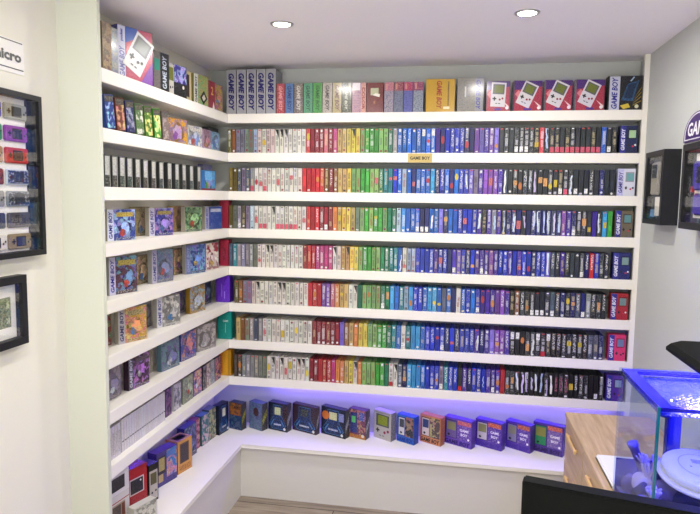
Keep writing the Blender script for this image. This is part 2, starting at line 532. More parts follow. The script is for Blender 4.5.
ROWS = {
1: "k b h h G G l i wq i i wb wb wb w w w w rq R R R s R m t t y yb y n e e e n n E g u uw uw u uw uh us uh P Ns U Uw U Uw Ns N v p Pw v po d d d dl dl dl d dq r dx df df df df df df df df df df u dl d",
2: "k k a h a gf ws ws wf w w ws w w ws w w r r r ro ro b Rw b t t y n n e e n ns Ew T Ts Us uw l u Ns u u us c Nw Uw u Ns uq Uw Ux p h P v vs v P ax d do do dw dx dx do do dq dq dl df dx dl d dl dw d N d d",
3: "k G gl K h lw ws wf wf w wb wf wf wf wf wf w ws r r rw R Rl R o tq y y t G n e n eq e n E E l c u u ul Nl Nl ux u p No u u Uw Us U U Px d P hx P dx N Nx Ns dx N Nx Nx Nx Nx ax Nx v P Nl d do dq P dx cq e",
4: "a T g hw g g G ws w wb wb w w w w w w w R r r mw m m m wb i t tb y y n e e n n E E T T ux ws l l U U U Uw P Us Uw N Pl p U Nw Uo P Pl P v P Uw U Px U Ps U Us N Uw Uw px aw dw P dw d d dl Nm rw U d dw",
5: "k bo h h i wb w w w w wb wb w w w w w r ro r v v sw o tq t w wb E n no n n El Eo c u T l co U Ut u c cq uq a uo N w uw U u Ul Ps P Po v vw P D b dw do dl dl dl d al dt N dq No aw Nl g dw do dw",
6: "t b G gw a g ws w w w wq w w wq w w w R R R R R R p b t o y y n n e e E T u wl Ts c c u U Uw Us Ul Nw Us Nt U U Uw Px Nw P p vo v Pw Dh Dh Do Do dx Dh Dr dh Dw Dw Dw Dq Dw Dq Dw a a N",
7: "K Ko g g g g G G wq wb w wb ws wq w wb wb wq R R r r rw m o o t y wb o n n n e e E wr wb a No c c c u U U Uo hl Tw Uw Uw dr Pw Nw U Uw Ux P Pl Po r do do Dx Dx Dx Dx Dx Dx Dx Dx Di Di Di Dq Dw Dw D D Dl D"}
ROWX = {1: (-.004, 1.925), 2: (.002, 1.925), 3: (.001, 1.925), 4: (.001, 1.92), 5: (.03, 1.918), 6: (.04, 1.915), 7: (.024, 1.925)}
SROW = {1: 'first', 2: 'second', 3: 'third', 4: 'fourth', 5: 'fifth', 6: 'sixth', 7: 'lowest'}
LIGHTS = set('wlityihnG')

def nth(n):
    return f"{n}{'th' if 10 <= n % 100 <= 20 else {1: 'st', 2: 'nd', 3: 'rd'}.get(n % 10, 'th')}"

def spine_box(code, w, h=.1215, d=.116):
    base = mul(jit(hx(PAL[code[0]][1]), .2 if code[0] not in 'wi' else .08), .78 if code[0] not in 'wi' else .85)
    mk = code[1:2]
    light = code[0] in LIGHTS
    c = Carton(w, h, d, base)
    f = c.front()
    if light:
        ink = random.choice([hx('#2a2a30'), hx('#4a3a3a'), hx('#56505a'), hx('#8a3038')])
        amt = .55
    else:
        ink = random.choice([hx('#e8e8ea'), hx('#e8e8ea'), hx('#d8c9a0'), mul(base, 2.4), mul(base, .35)])
        amt = .5
    su = (1 / .0215, 46)
    f.rect(0.0006, 0, w - .0006, h, base, ink, amt * .3, uvs=su)
    # title words, maker's mark and a seal, printed along the spine
    words = random.choice([2, 2, 3, 3] if light else [1, 1, 2, 2, 3])
    tm = .72 if light else .55
    pos = random.uniform(.2, .34) * h
    for _ in range(words):
        ln = random.uniform(.012, .05) / (1 + .4 * (words - 1)) * 1.3
        wd = random.uniform(.2, .32) * w
        cxm = w * random.uniform(.44, .56)
        if pos + ln > h * .97: break
        f.rect(cxm - wd, pos, cxm + wd, pos + ln, ink if amt < 0 else tuple(b_ * (1 - tm) + i_ * tm for b_, i_ in zip(base, ink)), base, .85, uvs=(1 / .009, 115))
        pos += ln + random.uniform(.004, .012)
    if random.random() < .5:
        f.rect(w * .25, h * .93, w * .75, h * .97, random.choice([ink, hx('#b8b8b8'), hx('#c04040')]))
    if random.random() < .4:
        f.rect(w * .2, h * .04, w * .8, h * random.uniform(.08, .14), random.choice([ink, hx('#d8d8d8'), mul(base, .4)]), base, .5, uvs=su)
    if mk == 'f': f.rect(.001, .004, w - .001, h * .24, jit(hx('#c9566a')), hx('#7d2a38'), .4, uvs=su)
    if mk == 'r': f.rect(.001, .004, w - .001, h * .22, jit(hx('#b3242e')))
    if mk == 'l': f.rect(w * .12, h * .05, w * .88, h * .26, hx('#e4e4e2'), hx('#4a4a4a'), .5, uvs=su)
    if mk == 'h': f.rect(w * .12, h * .68, w * .88, h * .95, hx('#dcdcda'), hx('#4a4a4a'), .5, uvs=su)
    if mk in ('s', 'q', 'o'):
        pc, pi_ = {'s': ('#a83240', '#e8b0b0'), 'q': ('#c9b63c', '#7a3020'), 'o': ('#b8743c', '#e9d8a0')}[mk]
        z_ = random.uniform(.18, .55) * h; l_ = random.uniform(.12, .34) * h; i_ = random.uniform(.02, .2) * w
        if random.random() < .45:
            f.ngon(w / 2, z_ + l_ / 2, w * .42, jit(hx(pc)), 9, l_ / 2)
        else:
            f.rect(i_, z_, w - i_ * random.uniform(.3, 1), z_ + l_, jit(hx(pc)), hx(pi_), .7, uvs=(1 / .008, 110))
    if mk == 'b': f.shape([(0.001, h - .002), (w - .001, h - .002), (w - .001, h * .62)], hx('#1c1c1e'))
    if mk == 'i': f.rect(w * .25, h * .25, w * .75, h * .85, base, hx('#d77f96'), .95, uvs=(1 / .012, 90))
    if mk == 'w': f.rect(w * .25, h * .35, w * .75, h * .95, base, hx('#f2f2f2'), 1, uvs=(1 / .012, 70))
    if mk == 'x':
        pts_l = []; pts_r = []; m_ = w * random.uniform(.3, .7); sl = random.uniform(-.3, .3) * w; tw = w * random.uniform(.1, .24)
        z_ = .003 + random.uniform(0, .3) * h; ze = h * random.uniform(.7, .98)
        for q in range(6):
            u_ = q / 5; xx = m_ + sl * (u_ - .5) + random.uniform(-.14, .14) * w; t_ = tw * random.uniform(.5, 1.3)
            pts_l.append((max(.001, xx - t_), z_ + (ze - z_) * u_)); pts_r.append((min(w - .001, xx + t_), z_ + (ze - z_) * u_))
        sc = jit(hx(random.choice(['#c8d4e2', '#c8d4e2', '#aebfe0', '#c4b8dc', '#d8d8d4'])))
        for q in range(5):
            f.mb.poly([f.pt(*p_) for p_ in (pts_l[q], pts_r[q], pts_r[q + 1], pts_l[q + 1])], sc)
        f.lay += 1
    if random.random() < .35 and not mk:
        f.ngon(w / 2, h * random.choice([.08, .12, .9]), w * .28, hx('#d9d9d9') if not light else hx('#7a2a3a'), 8)
    return c

allb = []
for r in range(1, 8):
    toks = ROWS[r].split()
    x0, x1 = ROWX[r]
    n = len(toks)
    pitch = (x1 - x0) / n
    for i, t in enumerate(toks):
        if len(t) > 1 and t[1] not in MARK:
            t = t[0] + 'w'
        w = pitch - .0027 - random.uniform(0, .0008)
        y = .004 + random.uniform(0, .0035)
        loc = Vector((x0 + (i + .5) * pitch, y + .058, SH[r]))
        allb.append((1 / ((loc - CAM).dot(fw)) ** 3, r, i, n, t, w, loc))
rank = sorted(allb, key=lambda q: -q[0])
keep = set(id(q) for q in rank[:300])
rest = MB()
for q in allb:
    _, r, i, n, t, w, loc = q
    c = spine_box(t, w, .1215 + random.uniform(-.001, .001))
    if id(q) in keep:
        o = c.build('game_box', PRINT)
        o.location = loc
        tag(o, f"{PAL[t[0]][0]} game box {MARK[t[1:2]]}, {nth(n - i)} from right in {SROW[r]} spine row", 'game box',
            f'game boxes in the {SROW[r]} row of spines')
    else:
        rest.extend(c, Matrix.Translation(loc))
o = rest.build('game_boxes', PRINT)
tag(o, 'left half of the spine rows, white then red, yellow, green and blue game boxes', 'game boxes', kind='stuff')

# ------------------------------------------------------------------ boxed pocket consoles closing the right end of each row
PC = [(1, '#1a2350', '#a5c79a', 'navy'), (2, '#d9dae8', '#6fa7ad', 'white'), (3, '#6d6350', '#5d8d90', 'khaki'), (4, '#20266e', '#7f9d98', 'dark blue'),
      (5, '#a8202c', '#6f8a90', 'red'), (6, '#d8376c', '#7080a4', 'pink'), (7, '#55309a', '#8aa0b4', 'purple')]
for r, bc, scn, cn in PC:
    W_ = .078
    c = Carton(W_, .128, .05, hx(bc) if r != 2 else hx('#c9cae6'))
    f = c.front()
    f.rect(.001, .001, W_ * .33, .127, hx('#262a86') if r not in (2,) else hx('#cfcff0'), hx('#5a50c0'), .4)
    f.text('GAME BOY', W_ * .17, .064, .017, hx('#e8e8f4') if r not in (2,) else hx('#2a2480'), PI / 2, .03, .2, fit=.1)
    f.rect(W_ * .34, .002, W_ * .98, .126, hx(bc))
    f.rect(W_ * .44, .066, W_ * .92, .112, mul(hx(bc), .45))
    f.rect(W_ * .5, .071, W_ * .88, .106, hx(scn))
    f.rect(W_ * .42, .034, W_ * .55, .041, hx('#222230')); f.rect(W_ * .46, .030, W_ * .51, .046, hx('#222230'))
    f.ngon(W_ * .74, .032, .0045, hx('#c03048') if r != 6 else hx('#3a1a2a')); f.ngon(W_ * .87, .038, .0045, hx('#e0e0e0') if r in (1, 4, 5) else hx('#2a2030'))
    place(c, 'console_box', f'{cn} boxed handheld console at the right end of the {SROW[r]} row of spines', 'console box', (1.9385, .008), 0, SH[r],
          'boxed handhelds at the right ends of the rows')

# small plaque on the front edge of the second shelf
pl = empty('name_plaque', (1.004, -.0001, SH[1] - .0255))
tag(pl, 'small gold name plaque fixed to the edge of the second shelf', 'plaque')
solid('plate', [(-.06, .06, -.002, 0, -.0225, .0225)], M['gold_s'], pl, bevel=.0005)
mb = MB()
f = Face(mb, lambda a, b, e: (a, -.0022 - e, b), 1, 1)
f.text('GAME BOY', 0, 0, .0165, hx('#1d1a12'), 0, .035, .0, fit=.1)
mb.build('lettering', PRINT, pl)

# ------------------------------------------------------------------ top shelf, back wall
Z0 = SH[0]
xs = [-.009, .046, .1, .154, .205, .259]
for i in range(5):
    w = xs[i + 1] - xs[i] - .003
    c = Carton(w, .226, .12, hx('#9b9ba1'))
    f = c.front()
    f.rect(.001, .001, w - .001, .225, hx('#a4a4aa'), hx('#85858d'), .3)
    f.text('GAME BOY', w / 2, .112, .031, hx('#1d1a66'), -PI / 2, .05, .2, fit=.19)
    place(c, 'console_box', f'tall silver console box with navy lettering, {nth(i + 1)} of five from the corner', 'console box',
          (xs[i] + .0015, .006), 0, Z0, 'tall silver console boxes on the top shelf')
xs = [.261, .307, .354, .404, .454, .503, .555, .604]
cc = [('#a8434a', 'red', '#e0a0a0'), ('#5d7aa8', 'blue', '#2a3f7a'), ('#6e6660', 'brown grey', '#d0c8c0'), ('#5f9a78', 'sea green', '#2a5a48'),
      ('#4f9a4c', 'leaf green', '#1f5a2a'), ('#b3aaa4', 'light grey', '#3a2f30'), ('#b0a478', 'sand yellow', '#6a3a3a')]
for i in range(7):
    w = xs[i + 1] - xs[i] - .003
    col, cn, ik = cc[i]
    c = Carton(w, .15, .1, hx(col))
    f = c.front()
    f.rect(.001, .001, w - .001, .149, hx(col), hx(ik), .35)
    f.text('GAME BOY', w / 2, .075, .02, hx(ik), -PI / 2, .03, .2, fit=.125)
    place(c, 'console_box', f'small {cn} console box on top shelf, {nth(i + 1)} right of the tall silver boxes', 'console box', (xs[i] + .0015, .006), 0, Z0,
          'small coloured console boxes on the top shelf')
c = Carton(.048, .15, .1, hx('#4c4f44')); f = c.front()
f.rect(.001, .001, .047, .149, hx('#4f5246'), hx('#8d9080'), .6)
f.shape([(.03, .149), (.045, .149), (.045, .06)], hx('#b9bab4'))
f.text('GAME BOY', .02, .07, .014, hx('#d8d8cc'), -PI / 2, .03, .2, fit=.11)
place(c, 'console_box', 'dark olive console box with a pale corner on the top shelf', 'console box', (.606, .006), 0, Z0)
c = Carton(.07, .148, .06, hx('#b98f95')); f = c.front()
f.rect(.001, .001, .045, .147, hx('#b58f9c'), hx('#7c5a86'), .6); f.rect(.001, .11, .04, .147, hx('#e6dfe0'))
f.rect(.045, .001, .069, .147, hx('#c48a80'), hx('#e9c0a8'), .5)
f.text('COLOR', .057, .07, .015, hx('#9a3a40'), -PI / 2, .03, .0, fit=.11)
place(c, 'console_box', 'pink and silver console box next to the maroon box on top shelf', 'console box', (.657, .006), 0, Z0)
c = Carton(.084, .146, .06, hx('#6e2b30')); f = c.front()
f.rect(.002, .002, .082, .144, hx('#74302f'), hx('#5c2328'), .4); f.rect(.02, .085, .06, .12, hx('#b7bb98'))
f.shape([(.03, .085), (.065, .075), (.068, .09), (.045, .095)], hx('#e8e4d8')); f.text('II', .04, .05, .014, hx('#c08a60'), 0, .02)
place(c, 'console_box', 'maroon console box with small olive screen on the top shelf', 'console box', (.73, .006), 0, Z0)
xs = [.818, .867, .915, .962, 1.014]
for i, (a_, b_) in enumerate((('#9a8f9a', '#b06a78'), ('#71768a', '#8a3f55'), ('#5f63a8', '#a8355a'), ('#8f96a2', '#8a3a60'))):
    w = xs[i + 1] - xs[i] - .003
    c = Carton(w, .147, .1, hx(a_)); f = c.front()
    f.rect(.001, .001, w - .001, .146, hx(a_), hx('#3a3f66'), .6)
    f.rect(.001, .105, w - .001, .146, hx(b_), hx('#e0b0a0'), .3)
    f.rect(w * .15, .112, w * .35, .14, hx('#c98a80'))
    place(c, 'console_box', f'speckled silver console box with pink head, {nth(i + 1)} of four from the left', 'console box', (xs[i] + .0015, .006), 0, Z0,
          'speckled silver console boxes on the top shelf')
# gold box, silver box (turned a little)
c = Carton(.14, .158, .06, hx('#b8912a'), top=hx('#c7a23c')); f = c.front()
f.rect(.001, .001, .139, .157, hx('#c39a26'), hx('#a67f1c'), .25)
f.text('GAME BOY', .064, .082, .026, hx('#9a2414'), -PI / 2, .03, .2, fit=.135)
f.rect(.105, .03, .112, .148, hx('#8a6a1a'), hx('#3a2a10'), .8); f.rect(.085, .014, .115, .026, hx('#e8dcae'))
place(c, 'console_box', 'gold console box with red vertical lettering on the top shelf', 'console box', (1.026, .004), 4, Z0)
c = Carton(.125, .16, .06, hx('#7e7b76'), top=hx('#8c8a86')); f = c.front()
f.rect(.001, .001, .085, .159, hx('#86827a'), hx('#5c5a55'), .45); f.rect(.085, .001, .124, .159, hx('#8b8a92'), hx('#77767e'), .3)
f.text('GAME BOY', .1, .08, .022, hx('#3a3590'), -PI / 2, .03, .2, fit=.14); f.rect(.035, .07, .042, .12, hx('#c9c7c0'))
place(c, 'console_box', 'grey silver console box with blue lettering right of the gold box', 'console box', (1.178, .004), 5, Z0)
# four red boxes with a white handheld pictured
for i, (x0, ang, rot, w) in enumerate(((1.318, 4, -.05, .11), (1.448, 8, -.42, .132), (1.592, 6, -.42, .124), (1.732, 8, -.42, .132))):
    c = Carton(w, .143, .06, hx('#5b2a66'), top=hx('#3a2a7a'))
    f = c.front()
    f.rect(.001, .001, w - .001, .142, hx('#a8324a'), hx('#c4566a'), .35)
    f.shape([(.001, .142), (w - .001, .142), (w - .001, .118), (w * .5, .105), (.001, .1)], hx('#4a2c78'), hx('#6a3a80'), .4)
    f.shape([(.001, .08), (.02, .1), (w * .45, .05), (w * .4, .03)], hx('#d8808a'))
    f.shape([(w * .7, .05), (w - .004, .01), (w - .004, .025)], hx('#f0d0d0'))
    f.handheld(w * (.46 if i else .5), .079, .115, hx('#d8d4d8'), hx('#6f7a2e'), rot, btn=hx('#8a2038'))
    f.ngon(w * .88, .016, .008, hx('#e6e2e6')); f.rect(w * .35, .004, w * .62, .014, hx('#5a3a90'))
    l = c.left(); l.rect(.001, .001, .059, .142, hx('#b9b4bd'), hx('#3a2a6a'), .6)
    place(c, 'console_box', f'red box picturing a white handheld on top shelf, {nth(i + 1)} of four from left', 'console box', (x0, .006), ang, Z0,
          'red console boxes on the top shelf')
c = Carton(.15, .156, .06, hx('#16161c')); f = c.front()
f.rect(.006, .001, .052, .155, hx('#c6c8d8'), hx('#b0b2c8'), .2)
f.text('GAME BOY', .029, .078, .026, hx('#20248a'), PI / 2, .03, .2, fit=.145)
f.rect(.053, .001, .149, .155, hx('#17171d'), hx('#2a2a33'), .4)
f.shape([(.06, .045), (.085, .12), (.135, .135), (.112, .04)], hx('#1d3f66'), hx('#3f7aa8'), .5)
f.shape([(.07, .055), (.09, .115), (.125, .125), (.105, .052)], hx('#122a4a'))
for k in range(4):
    f.shape([(.11, .02 + k * .008), (.147, .04 + k * .02), (.147, .043 + k * .02), (.112, .023 + k * .008)], hx('#c9a83a'))
f.shape([(.055, .02), (.09, .03), (.1, .012), (.07, .004)], hx('#c9b23a')); f.ngon(.128, .016, .009, hx('#d0cfae'))
f.shape([(.1, .13), (.115, .15), (.11, .152), (.094, .132)], hx('#9fb7d0'))
place(c, 'console_box', 'black box with white lettering strip and a dark blue machine, right end of top shelf', 'console box', (1.874, .008), 0, Z0)

# ------------------------------------------------------------------ left wall shelves
def cover(w, h, d, base, a1, a2, amt=1, band=None, title=None, txt='GAME BOY', bandc='#cfcbe0', side=None):
    """front-out game box: cover art, optional lettered band along its left edge, title cloud at the top"""
    c = Carton(w, h, d, hx(side or base), top=hx(side or base))
    f = c.front()
    x = 0.001
    if band:
        x = w * .22
        f.rect(.001, .001, x, h - .001, hx(bandc))
        f.text(txt, x * .52, h / 2, w * .13, hx(band), PI / 2, .03, .2, fit=h * .86)
    f.rect(x, .001, w - .001, h - .001, hx(a1), hx(a2), amt, art=True)
    if amt > .5 and w > .08:
        mx_, my_ = x + (w - x) * random.uniform(.4, .6), h * random.uniform(.35, .5)
        tone = tuple(min(1, v * 1.5 + .12) for v in hx(a2)); dk2 = mul(hx(a1), .35)
        def blob(cx, cy, r, col, ink, nn=13):
            ph = [random.uniform(.65, 1.2) for _ in range(nn)]
            f.shape([(min(w - .004, max(x + .003, cx + r * ph[i] * math.cos(2 * PI * i / nn))), min(h * .96, max(.004, cy + r * ph[i] * math.sin(2 * PI * i / nn)))) for i in range(nn)], col, ink, .6, True)
        blob(mx_, my_, (w - x) * .36, dk2, hx(a2))
        blob(mx_ + .006, my_ + .004, (w - x) * .25, tone, hx(a1))
        blob(mx_ - .012, my_ - .014, (w - x) * .14, jit(hx(random.choice(['#c9a24a', '#b84a3a', '#d8d8d8', '#4a7ab8', '#7a4a9a'])), .2), dk2)
        f.rect(x + .006, h * .04, w - .006, h * .1, mul(hx(a1), .6), hx('#d8d8d0'), .7, uvs=(80, 90))
    if title:
        f.rect(x + .012, h * .76, w - .012, h * .9, hx(title), mul(hx(title), .3), .8, uvs=(70, 60))
    return c

GL = 'cover-out game boxes on the left wall shelves'
def LB(row, A, ang, c, label, cat='game box', name='game_box', group=GL, slv=True, dz=0):
    return place(c, name, label, cat, A, ang, SH[row] + dz, group, slv)

# top shelf (console boxes)
GA = 'console boxes on the top left shelf'
c = cover(.05, .17, .08, '#8d7a5c', '#a08660', '#5a3f2a', .7)
LB(0, (-.03, -1.094), 85.5, c, 'beige and brown box against the near end of the top left shelf', 'console box', 'console_box', GA)
c = cover(.036, .165, .09, '#8d8f8c', '#8f918a', '#3c4a8a', .6)
LB(0, (-.035, -1.034), 79, c, 'narrow grey and blue box behind the big pocket console box', 'console box', 'console_box', GA)
c = Carton(.16, .2, .06, hx('#3a3a88'), top=hx('#8a3a5a')); f = c.front()
f.rect(.001, .001, .034, .199, hx('#cfd0e2'))
f.text('GAME BOY', .018, .07, .024, hx('#6a6aa8'), PI / 2, .03, .2, fit=.11); f.text('pocket', .018, .165, .016, hx('#2f3aa8'), PI / 2, .04, .1, fit=.045)
f.rect(.035, .001, .159, .199, hx('#b03355'), hx('#c95570'), .5)
f.shape([(.035, .199), (.09, .199), (.075, .16), (.035, .14)], hx('#2b55a8')); f.shape([(.1, .001), (.159, .001), (.159, .09)], hx('#7a3aa0'))
f.ngon(.07, .115, .035, hx('#c83a4a'), 14)
f.handheld(.093, .108, .148, hx('#d5d5d2'), hx('#737a74'), -.5)
l = c.left(); l.rect(.001, .001, .059, .199, hx('#3c3c9a'), hx('#9aa0d0'), .4)
LB(0, (-.06, -.946), 68, c, 'big red and blue pocket console box with white handheld on its front', 'console box', 'console_box', GA)
c = Carton(.1, .155, .05, hx('#33363a'), top=hx('#44474a')); f = c.front()
f.rect(.001, .001, .045, .154, hx('#77706c'), hx('#4c4a46'), .5); f.rect(.008, .08, .04, .125, hx('#2f8f7c')); f.rect(.045, .001, .099, .154, hx('#24272c'))
f.text('GAME BOY', .07, .078, .026, hx('#c8d2e0'), PI / 2, .02, .1, fit=.13)
LB(0, (-.03, -.737), 78, c, 'black console box with pale vertical lettering on the top left shelf', 'console box', 'console_box', GA)
c = Carton(.05, .13, .05, hx('#b7b3a8'), top=hx('#d8d4cc')); f = c.front()
f.rect(.001, .001, .049, .129, hx('#c2bfb4')); f.rect(.006, .06, .044, .115, hx('#6f7432')); f.ngon(.017, .03, .006, hx('#222222')); f.ngon(.036, .034, .005, hx('#222222'))
LB(0, (-.02, -.624), 89.5, c, 'small pale grey box picturing an olive screen on top left shelf', 'console box', 'console_box', GA)
c = Carton(.095, .135, .05, hx('#2a2438')); f = c.front()
f.rect(.001, .06, .094, .134, hx('#3a3590'), hx('#8a80d0'), 1, art=True); f.rect(.001, .001, .094, .06, hx('#1a1a1e'), hx('#6a6a70'), .3)
f.ngon(.068, .045, .008, hx('#e0d8c8'))
LB(0, (-.02, -.57), 82, c, 'purple starry box with black lower half on top left shelf', 'console box', 'console_box', GA)
c = Carton(.07, .135, .05, hx('#b8aa78')); f = c.front()
f.rect(.001, .001, .069, .134, hx('#c4b688')); f.rect(.012, .02, .05, .12, hx('#3a2722'))
LB(0, (-.03, -.455), 86, c, 'cream box with a dark brown window on top left shelf', 'console box', 'console_box', GA)
c = Carton(.125, .137, .05, hx('#8f8a52')); f = c.front()
f.rect(.001, .001, .034, .136, hx('#cfcfc4')); f.text('GAME BOY', .018, .068, .02, hx('#26262c'), PI / 2, .03, .1, fit=.12)
f.rect(.034, .001, .124, .136, hx('#9d9560'), hx('#5c9a3a'), .9, art=True); f.shape([(.05, .035), (.085, .07), (.115, .035), (.08, .004)], hx('#1c1a18'))
f.shape([(.066, .035), (.085, .052), (.1, .035), (.082, .02)], hx('#d0c8b8'))
LB(0, (-.02, -.37), 82, c, 'green box with white lettered edge and black diamond on top left shelf', 'console box', 'console_box', GA)
c = Carton(.085, .135, .05, hx('#8c2334')); f = c.front()
f.rect(.001, .001, .084, .134, hx('#9a2438'), hx('#5c1424'), .4); f.text('2', .05, .09, .04, hx('#e0b050'), 0, .02); f.shape([(.05, .001), (.08, .001), (.065, .04)], hx('#ece6e0'))
LB(0, (-.02, -.212), 87.5, c, 'crimson box with a gold numeral on top left shelf', 'console box', 'console_box', GA)
c = cover(.085, .135, .05, '#a08a4a', '#b59a48', '#a03a2a', .9)
LB(0, (-.03, -.112), 81.5, c, 'yellow and red patterned box beside the first tall silver box', 'console box', 'console_box', GA)

# second shelf: leaning clear cases with cards inside, then boxes
cl = [('#1f3f8a', '#7fb0e0', 'blue'), ('#6a3326', '#c98a4a', 'brown'), ('#2a3260', '#8a8ab0', 'navy'), ('#5a7a4a', '#d0d0c0', 'sage green'),
      ('#4a7a1c', '#d8d84a', 'lime green'), ('#3f8a2a', '#c8e05a', 'bright green'), ('#7a6a66', '#a08a86', 'grey brown')]
ys = [-1.104, -1.035, -.967, -.898, -.83, -.758, -.685]
for i, (y, (a1, a2, cn)) in enumerate(zip(ys, cl)):
    c = Carton(.058, .118, .09, hx(a1)); f = c.front()
    f.rect(.001, .001, .057, .117, mul(hx(a1), .55)); f.rect(.003, .004, .055, .092, hx(a1), hx(a2), 1, art=True)
    f.rect(.003, .094, .055, .113, hx('#4a443c'), hx('#8a8478'), .6)
    o = c.build('game_box', PRINT)
    a = math.radians(90)
    tl = math.radians(7)
    # leaning towards the near end: rests on its lower far... base edge
    o.rotation_euler = (0, -tl, a)
    o.location = (-.062, y + .031 * math.cos(tl), SH[1] + .029 * math.sin(tl) + .0008)
    tag(o, f'{cn} card in leaning clear case on second left shelf, {nth(i + 1)} from near end', 'game box', 'leaning clear cases on the second left shelf')
    sleeve(c, o, .003)
c = cover(.13, .112, .05, '#b8862a', '#c9942c', '#7a5a8a', .9)
LB(1, (-.06, -.563), 74.5, c, 'gold game box with mottled cover art on the second left shelf')
c = cover(.12, .1, .04, '#d9d7d2', '#dcdad4', '#3a5a9a', .8, title='#ddd8d2')
c.front().rect(.004, .05, .116, .096, hx('#dfdcd6'), hx('#6a3a3a'), .3)
LB(1, (-.05, -.373), 81.5, c, 'white game box with blue art right of the gold box on second left shelf')
c = cover(.085, .096, .04, '#b99ab4', '#c6a6bc', '#9a3a4a', .8)
c.front().rect(.003, .045, .082, .094, hx('#c9aec6'), hx('#6a4a6a'), .3)
LB(1, (-.03, -.247), 88, c, 'lilac pink game box on the second left shelf, left of the pale blue box')
c = cover(.095, .094, .04, '#8fb6cf', '#9cc4dc', '#4a5a9a', .8)
c.front().rect(.003, .04, .092, .092, hx('#a4cbe0'), hx('#5a7a9a'), .25)
LB(1, (-.03, -.152), 86, c, 'pale blue game box near the corner of the second left shelf')
c = Carton(.12, .135, .04, hx('#41464c')); c.front().rect(.004, .004, .116, .131, hx('#4a4f55'), hx('#6a7078'), .2)
LB(1, (-.1, -.005), 90, c, 'dark grey box set back in the corner of the second left shelf')

# third shelf: thirteen clear cases with white labels
px = [-1.118, -1.070, -1.020, -.968, -.909, -.849, -.784, -.719, -.645, -.574, -.503, -.425, -.342]
for i, y in enumerate(px):
    w = .036
    c = Carton(w, .112, .09, hx('#3a3c3c'), top=hx('#8a8c8a')); f = c.front()
    f.rect(.001, .001, w - .001, .111, hx('#4b4e4c'))
    f.rect(w * .12, .042, w * .84, .108, hx('#c9cac2'), hx('#8f9088'), .45)
    f.rect(w * .12, .006, w * .84, .04, random.choice([hx('#1f3a42'), hx('#2a2c30'), hx('#3c3a36'), hx('#23403c')]), hx('#a0a49c'), .5)
    f.rect(w * .88, .002, w * .97, .11, hx('#b9bcb6'))
    LB(2, (-.02, y), 90, c, f'black cartridge case with white label, third left shelf, {nth(i + 1)} from near end', 'cartridge case', 'cartridge_case',
       'cartridge cases on the third left shelf')
c = cover(.13, .098, .04, '#2f76b8', '#4a9ad0', '#3a4a90', .7)
f = c.front(); f.lay = 3; f.rect(.002, .003, .032, .096, hx('#2a6cb0')); f.rect(.034, .05, .1, .094, hx('#5aa8dc'), hx('#dceaf4'), .3); f.rect(.04, .012, .055, .04, hx('#2f8a4a')); f.rect(.002, .001, .128, .01, hx('#7a2434'))
LB(2, (-.04, -.254), 81.5, c, 'sky blue game box beside the row of cartridge cases')
c = cover(.115, .135, .03, '#8d8aa6', '#9a98b0', '#6a6a9a', .6)
LB(2, (-.095, -.098), 90, c, 'lavender grey box standing in the corner of the third left shelf')

# corner boxes: small cartons facing the room at the far end of the left shelves
CB = [(3, '#8a1f33', '#a02840', 'dark red', .152), (4, '#8c2038', '#a62a44', 'crimson', .14), (5, '#4c1fa0', '#6a30c8', 'purple', .146), (6, '#0f7f76', '#15948a', 'teal', .15), (7, '#c98a1c', '#e0a428', 'yellow', .142)]
for r, c1, c2, cn, h in CB:
    wd = .078 if r > 4 else .05
    c = Carton(wd, h, .05, hx(c1), top=hx(c2)); f = c.front()
    f.rect(.002, .002, wd - .002, h - .002, hx(c2), hx(c1), .5)
    if r == 7:
        f.rect(.004, .012, .03, h - .012, hx('#d8602a'), hx('#f0c040'), .5); f.rect(.06, .002, .076, h - .002, hx('#b08018'))
    if r == 6:
        f.text('GAME', .045, .1, .012, hx('#dff0ec'), 0, .02, fit=.03); f.rect(.042, .035, .046, .085, hx('#7ad0c0'))
    if r == 5:
        f.rect(.03, .03, .034, .1, hx('#9a70e0')); f.rect(.046, .02, .05, .06, hx('#b090f0'))
    if r == 4:
        f.rect(.015, .03, .035, .1, hx('#7a1a30'), hx('#d06a80'), .4)
    x0 = {3: -.052, 4: -.052, 5: -.074, 6: -.066, 7: -.07}[r]
    LB(r, (x0, .008), 0, c, f'{cn} box in the corner between the left and back shelves', 'console box', 'console_box', 'single coloured boxes in the shelf corner')

# fourth shelf (row 3) covers
R3 = [((-.06, -1.044), 71.5, .13, '#3a4a9a', '#7a9ad8', '#d8dcee', '#2a2a7a', '#b8a04a', 'blue and white game box with lettered edge at near end of fourth left shelf'),
      ((-.06, -.735), 69, .13, '#3a3a8a', '#7a5ab0', '#c8c4d8', '#33307a', '#8a7a4a', 'purple and silver game box in the middle of the fourth left shelf'),
      ((-.06, -.395), 75, .125, '#2f5a3a', '#6a9a5a', None, None, '#6a8a6a', 'dark green game box on the fourth left shelf'),
      ((-.06, -.164), 71.5, .13, '#23408a', '#2a4c9c', '#a4a4c4', '#5a5a8a', '#c0c0d8', 'plain blue game box with pale title near corner of fourth left shelf')]
for A, ang, w, a1, a2, bc, bt, ti, lab in R3:
    c = cover(w, .117, .024, a1, a1, a2, 1 if '2a4c9c' not in a2 else .3, band=bt, title=ti, bandc=bc or '#cccccc', side='#b9b4a8')
    LB(3, A, ang, c, lab)
for A, w, c1, c2, lab in (((-.105, -.769), .125, '#a89a6c', '#8a6a4a', 'tan game box set back between two covers on the fourth left shelf'),
                          ((-.105, -.43), .125, '#b89a5c', '#a06a4a', 'mustard game box behind the green box on fourth left shelf'),
                          ((-.105, -.14), .1, '#a89ab4', '#7a6a9a', 'pale lilac game box behind the plain blue box on fourth left shelf')):
    LB(3, A, 90, cover(w, .12, .022, c1, c1, c2, .8), lab)
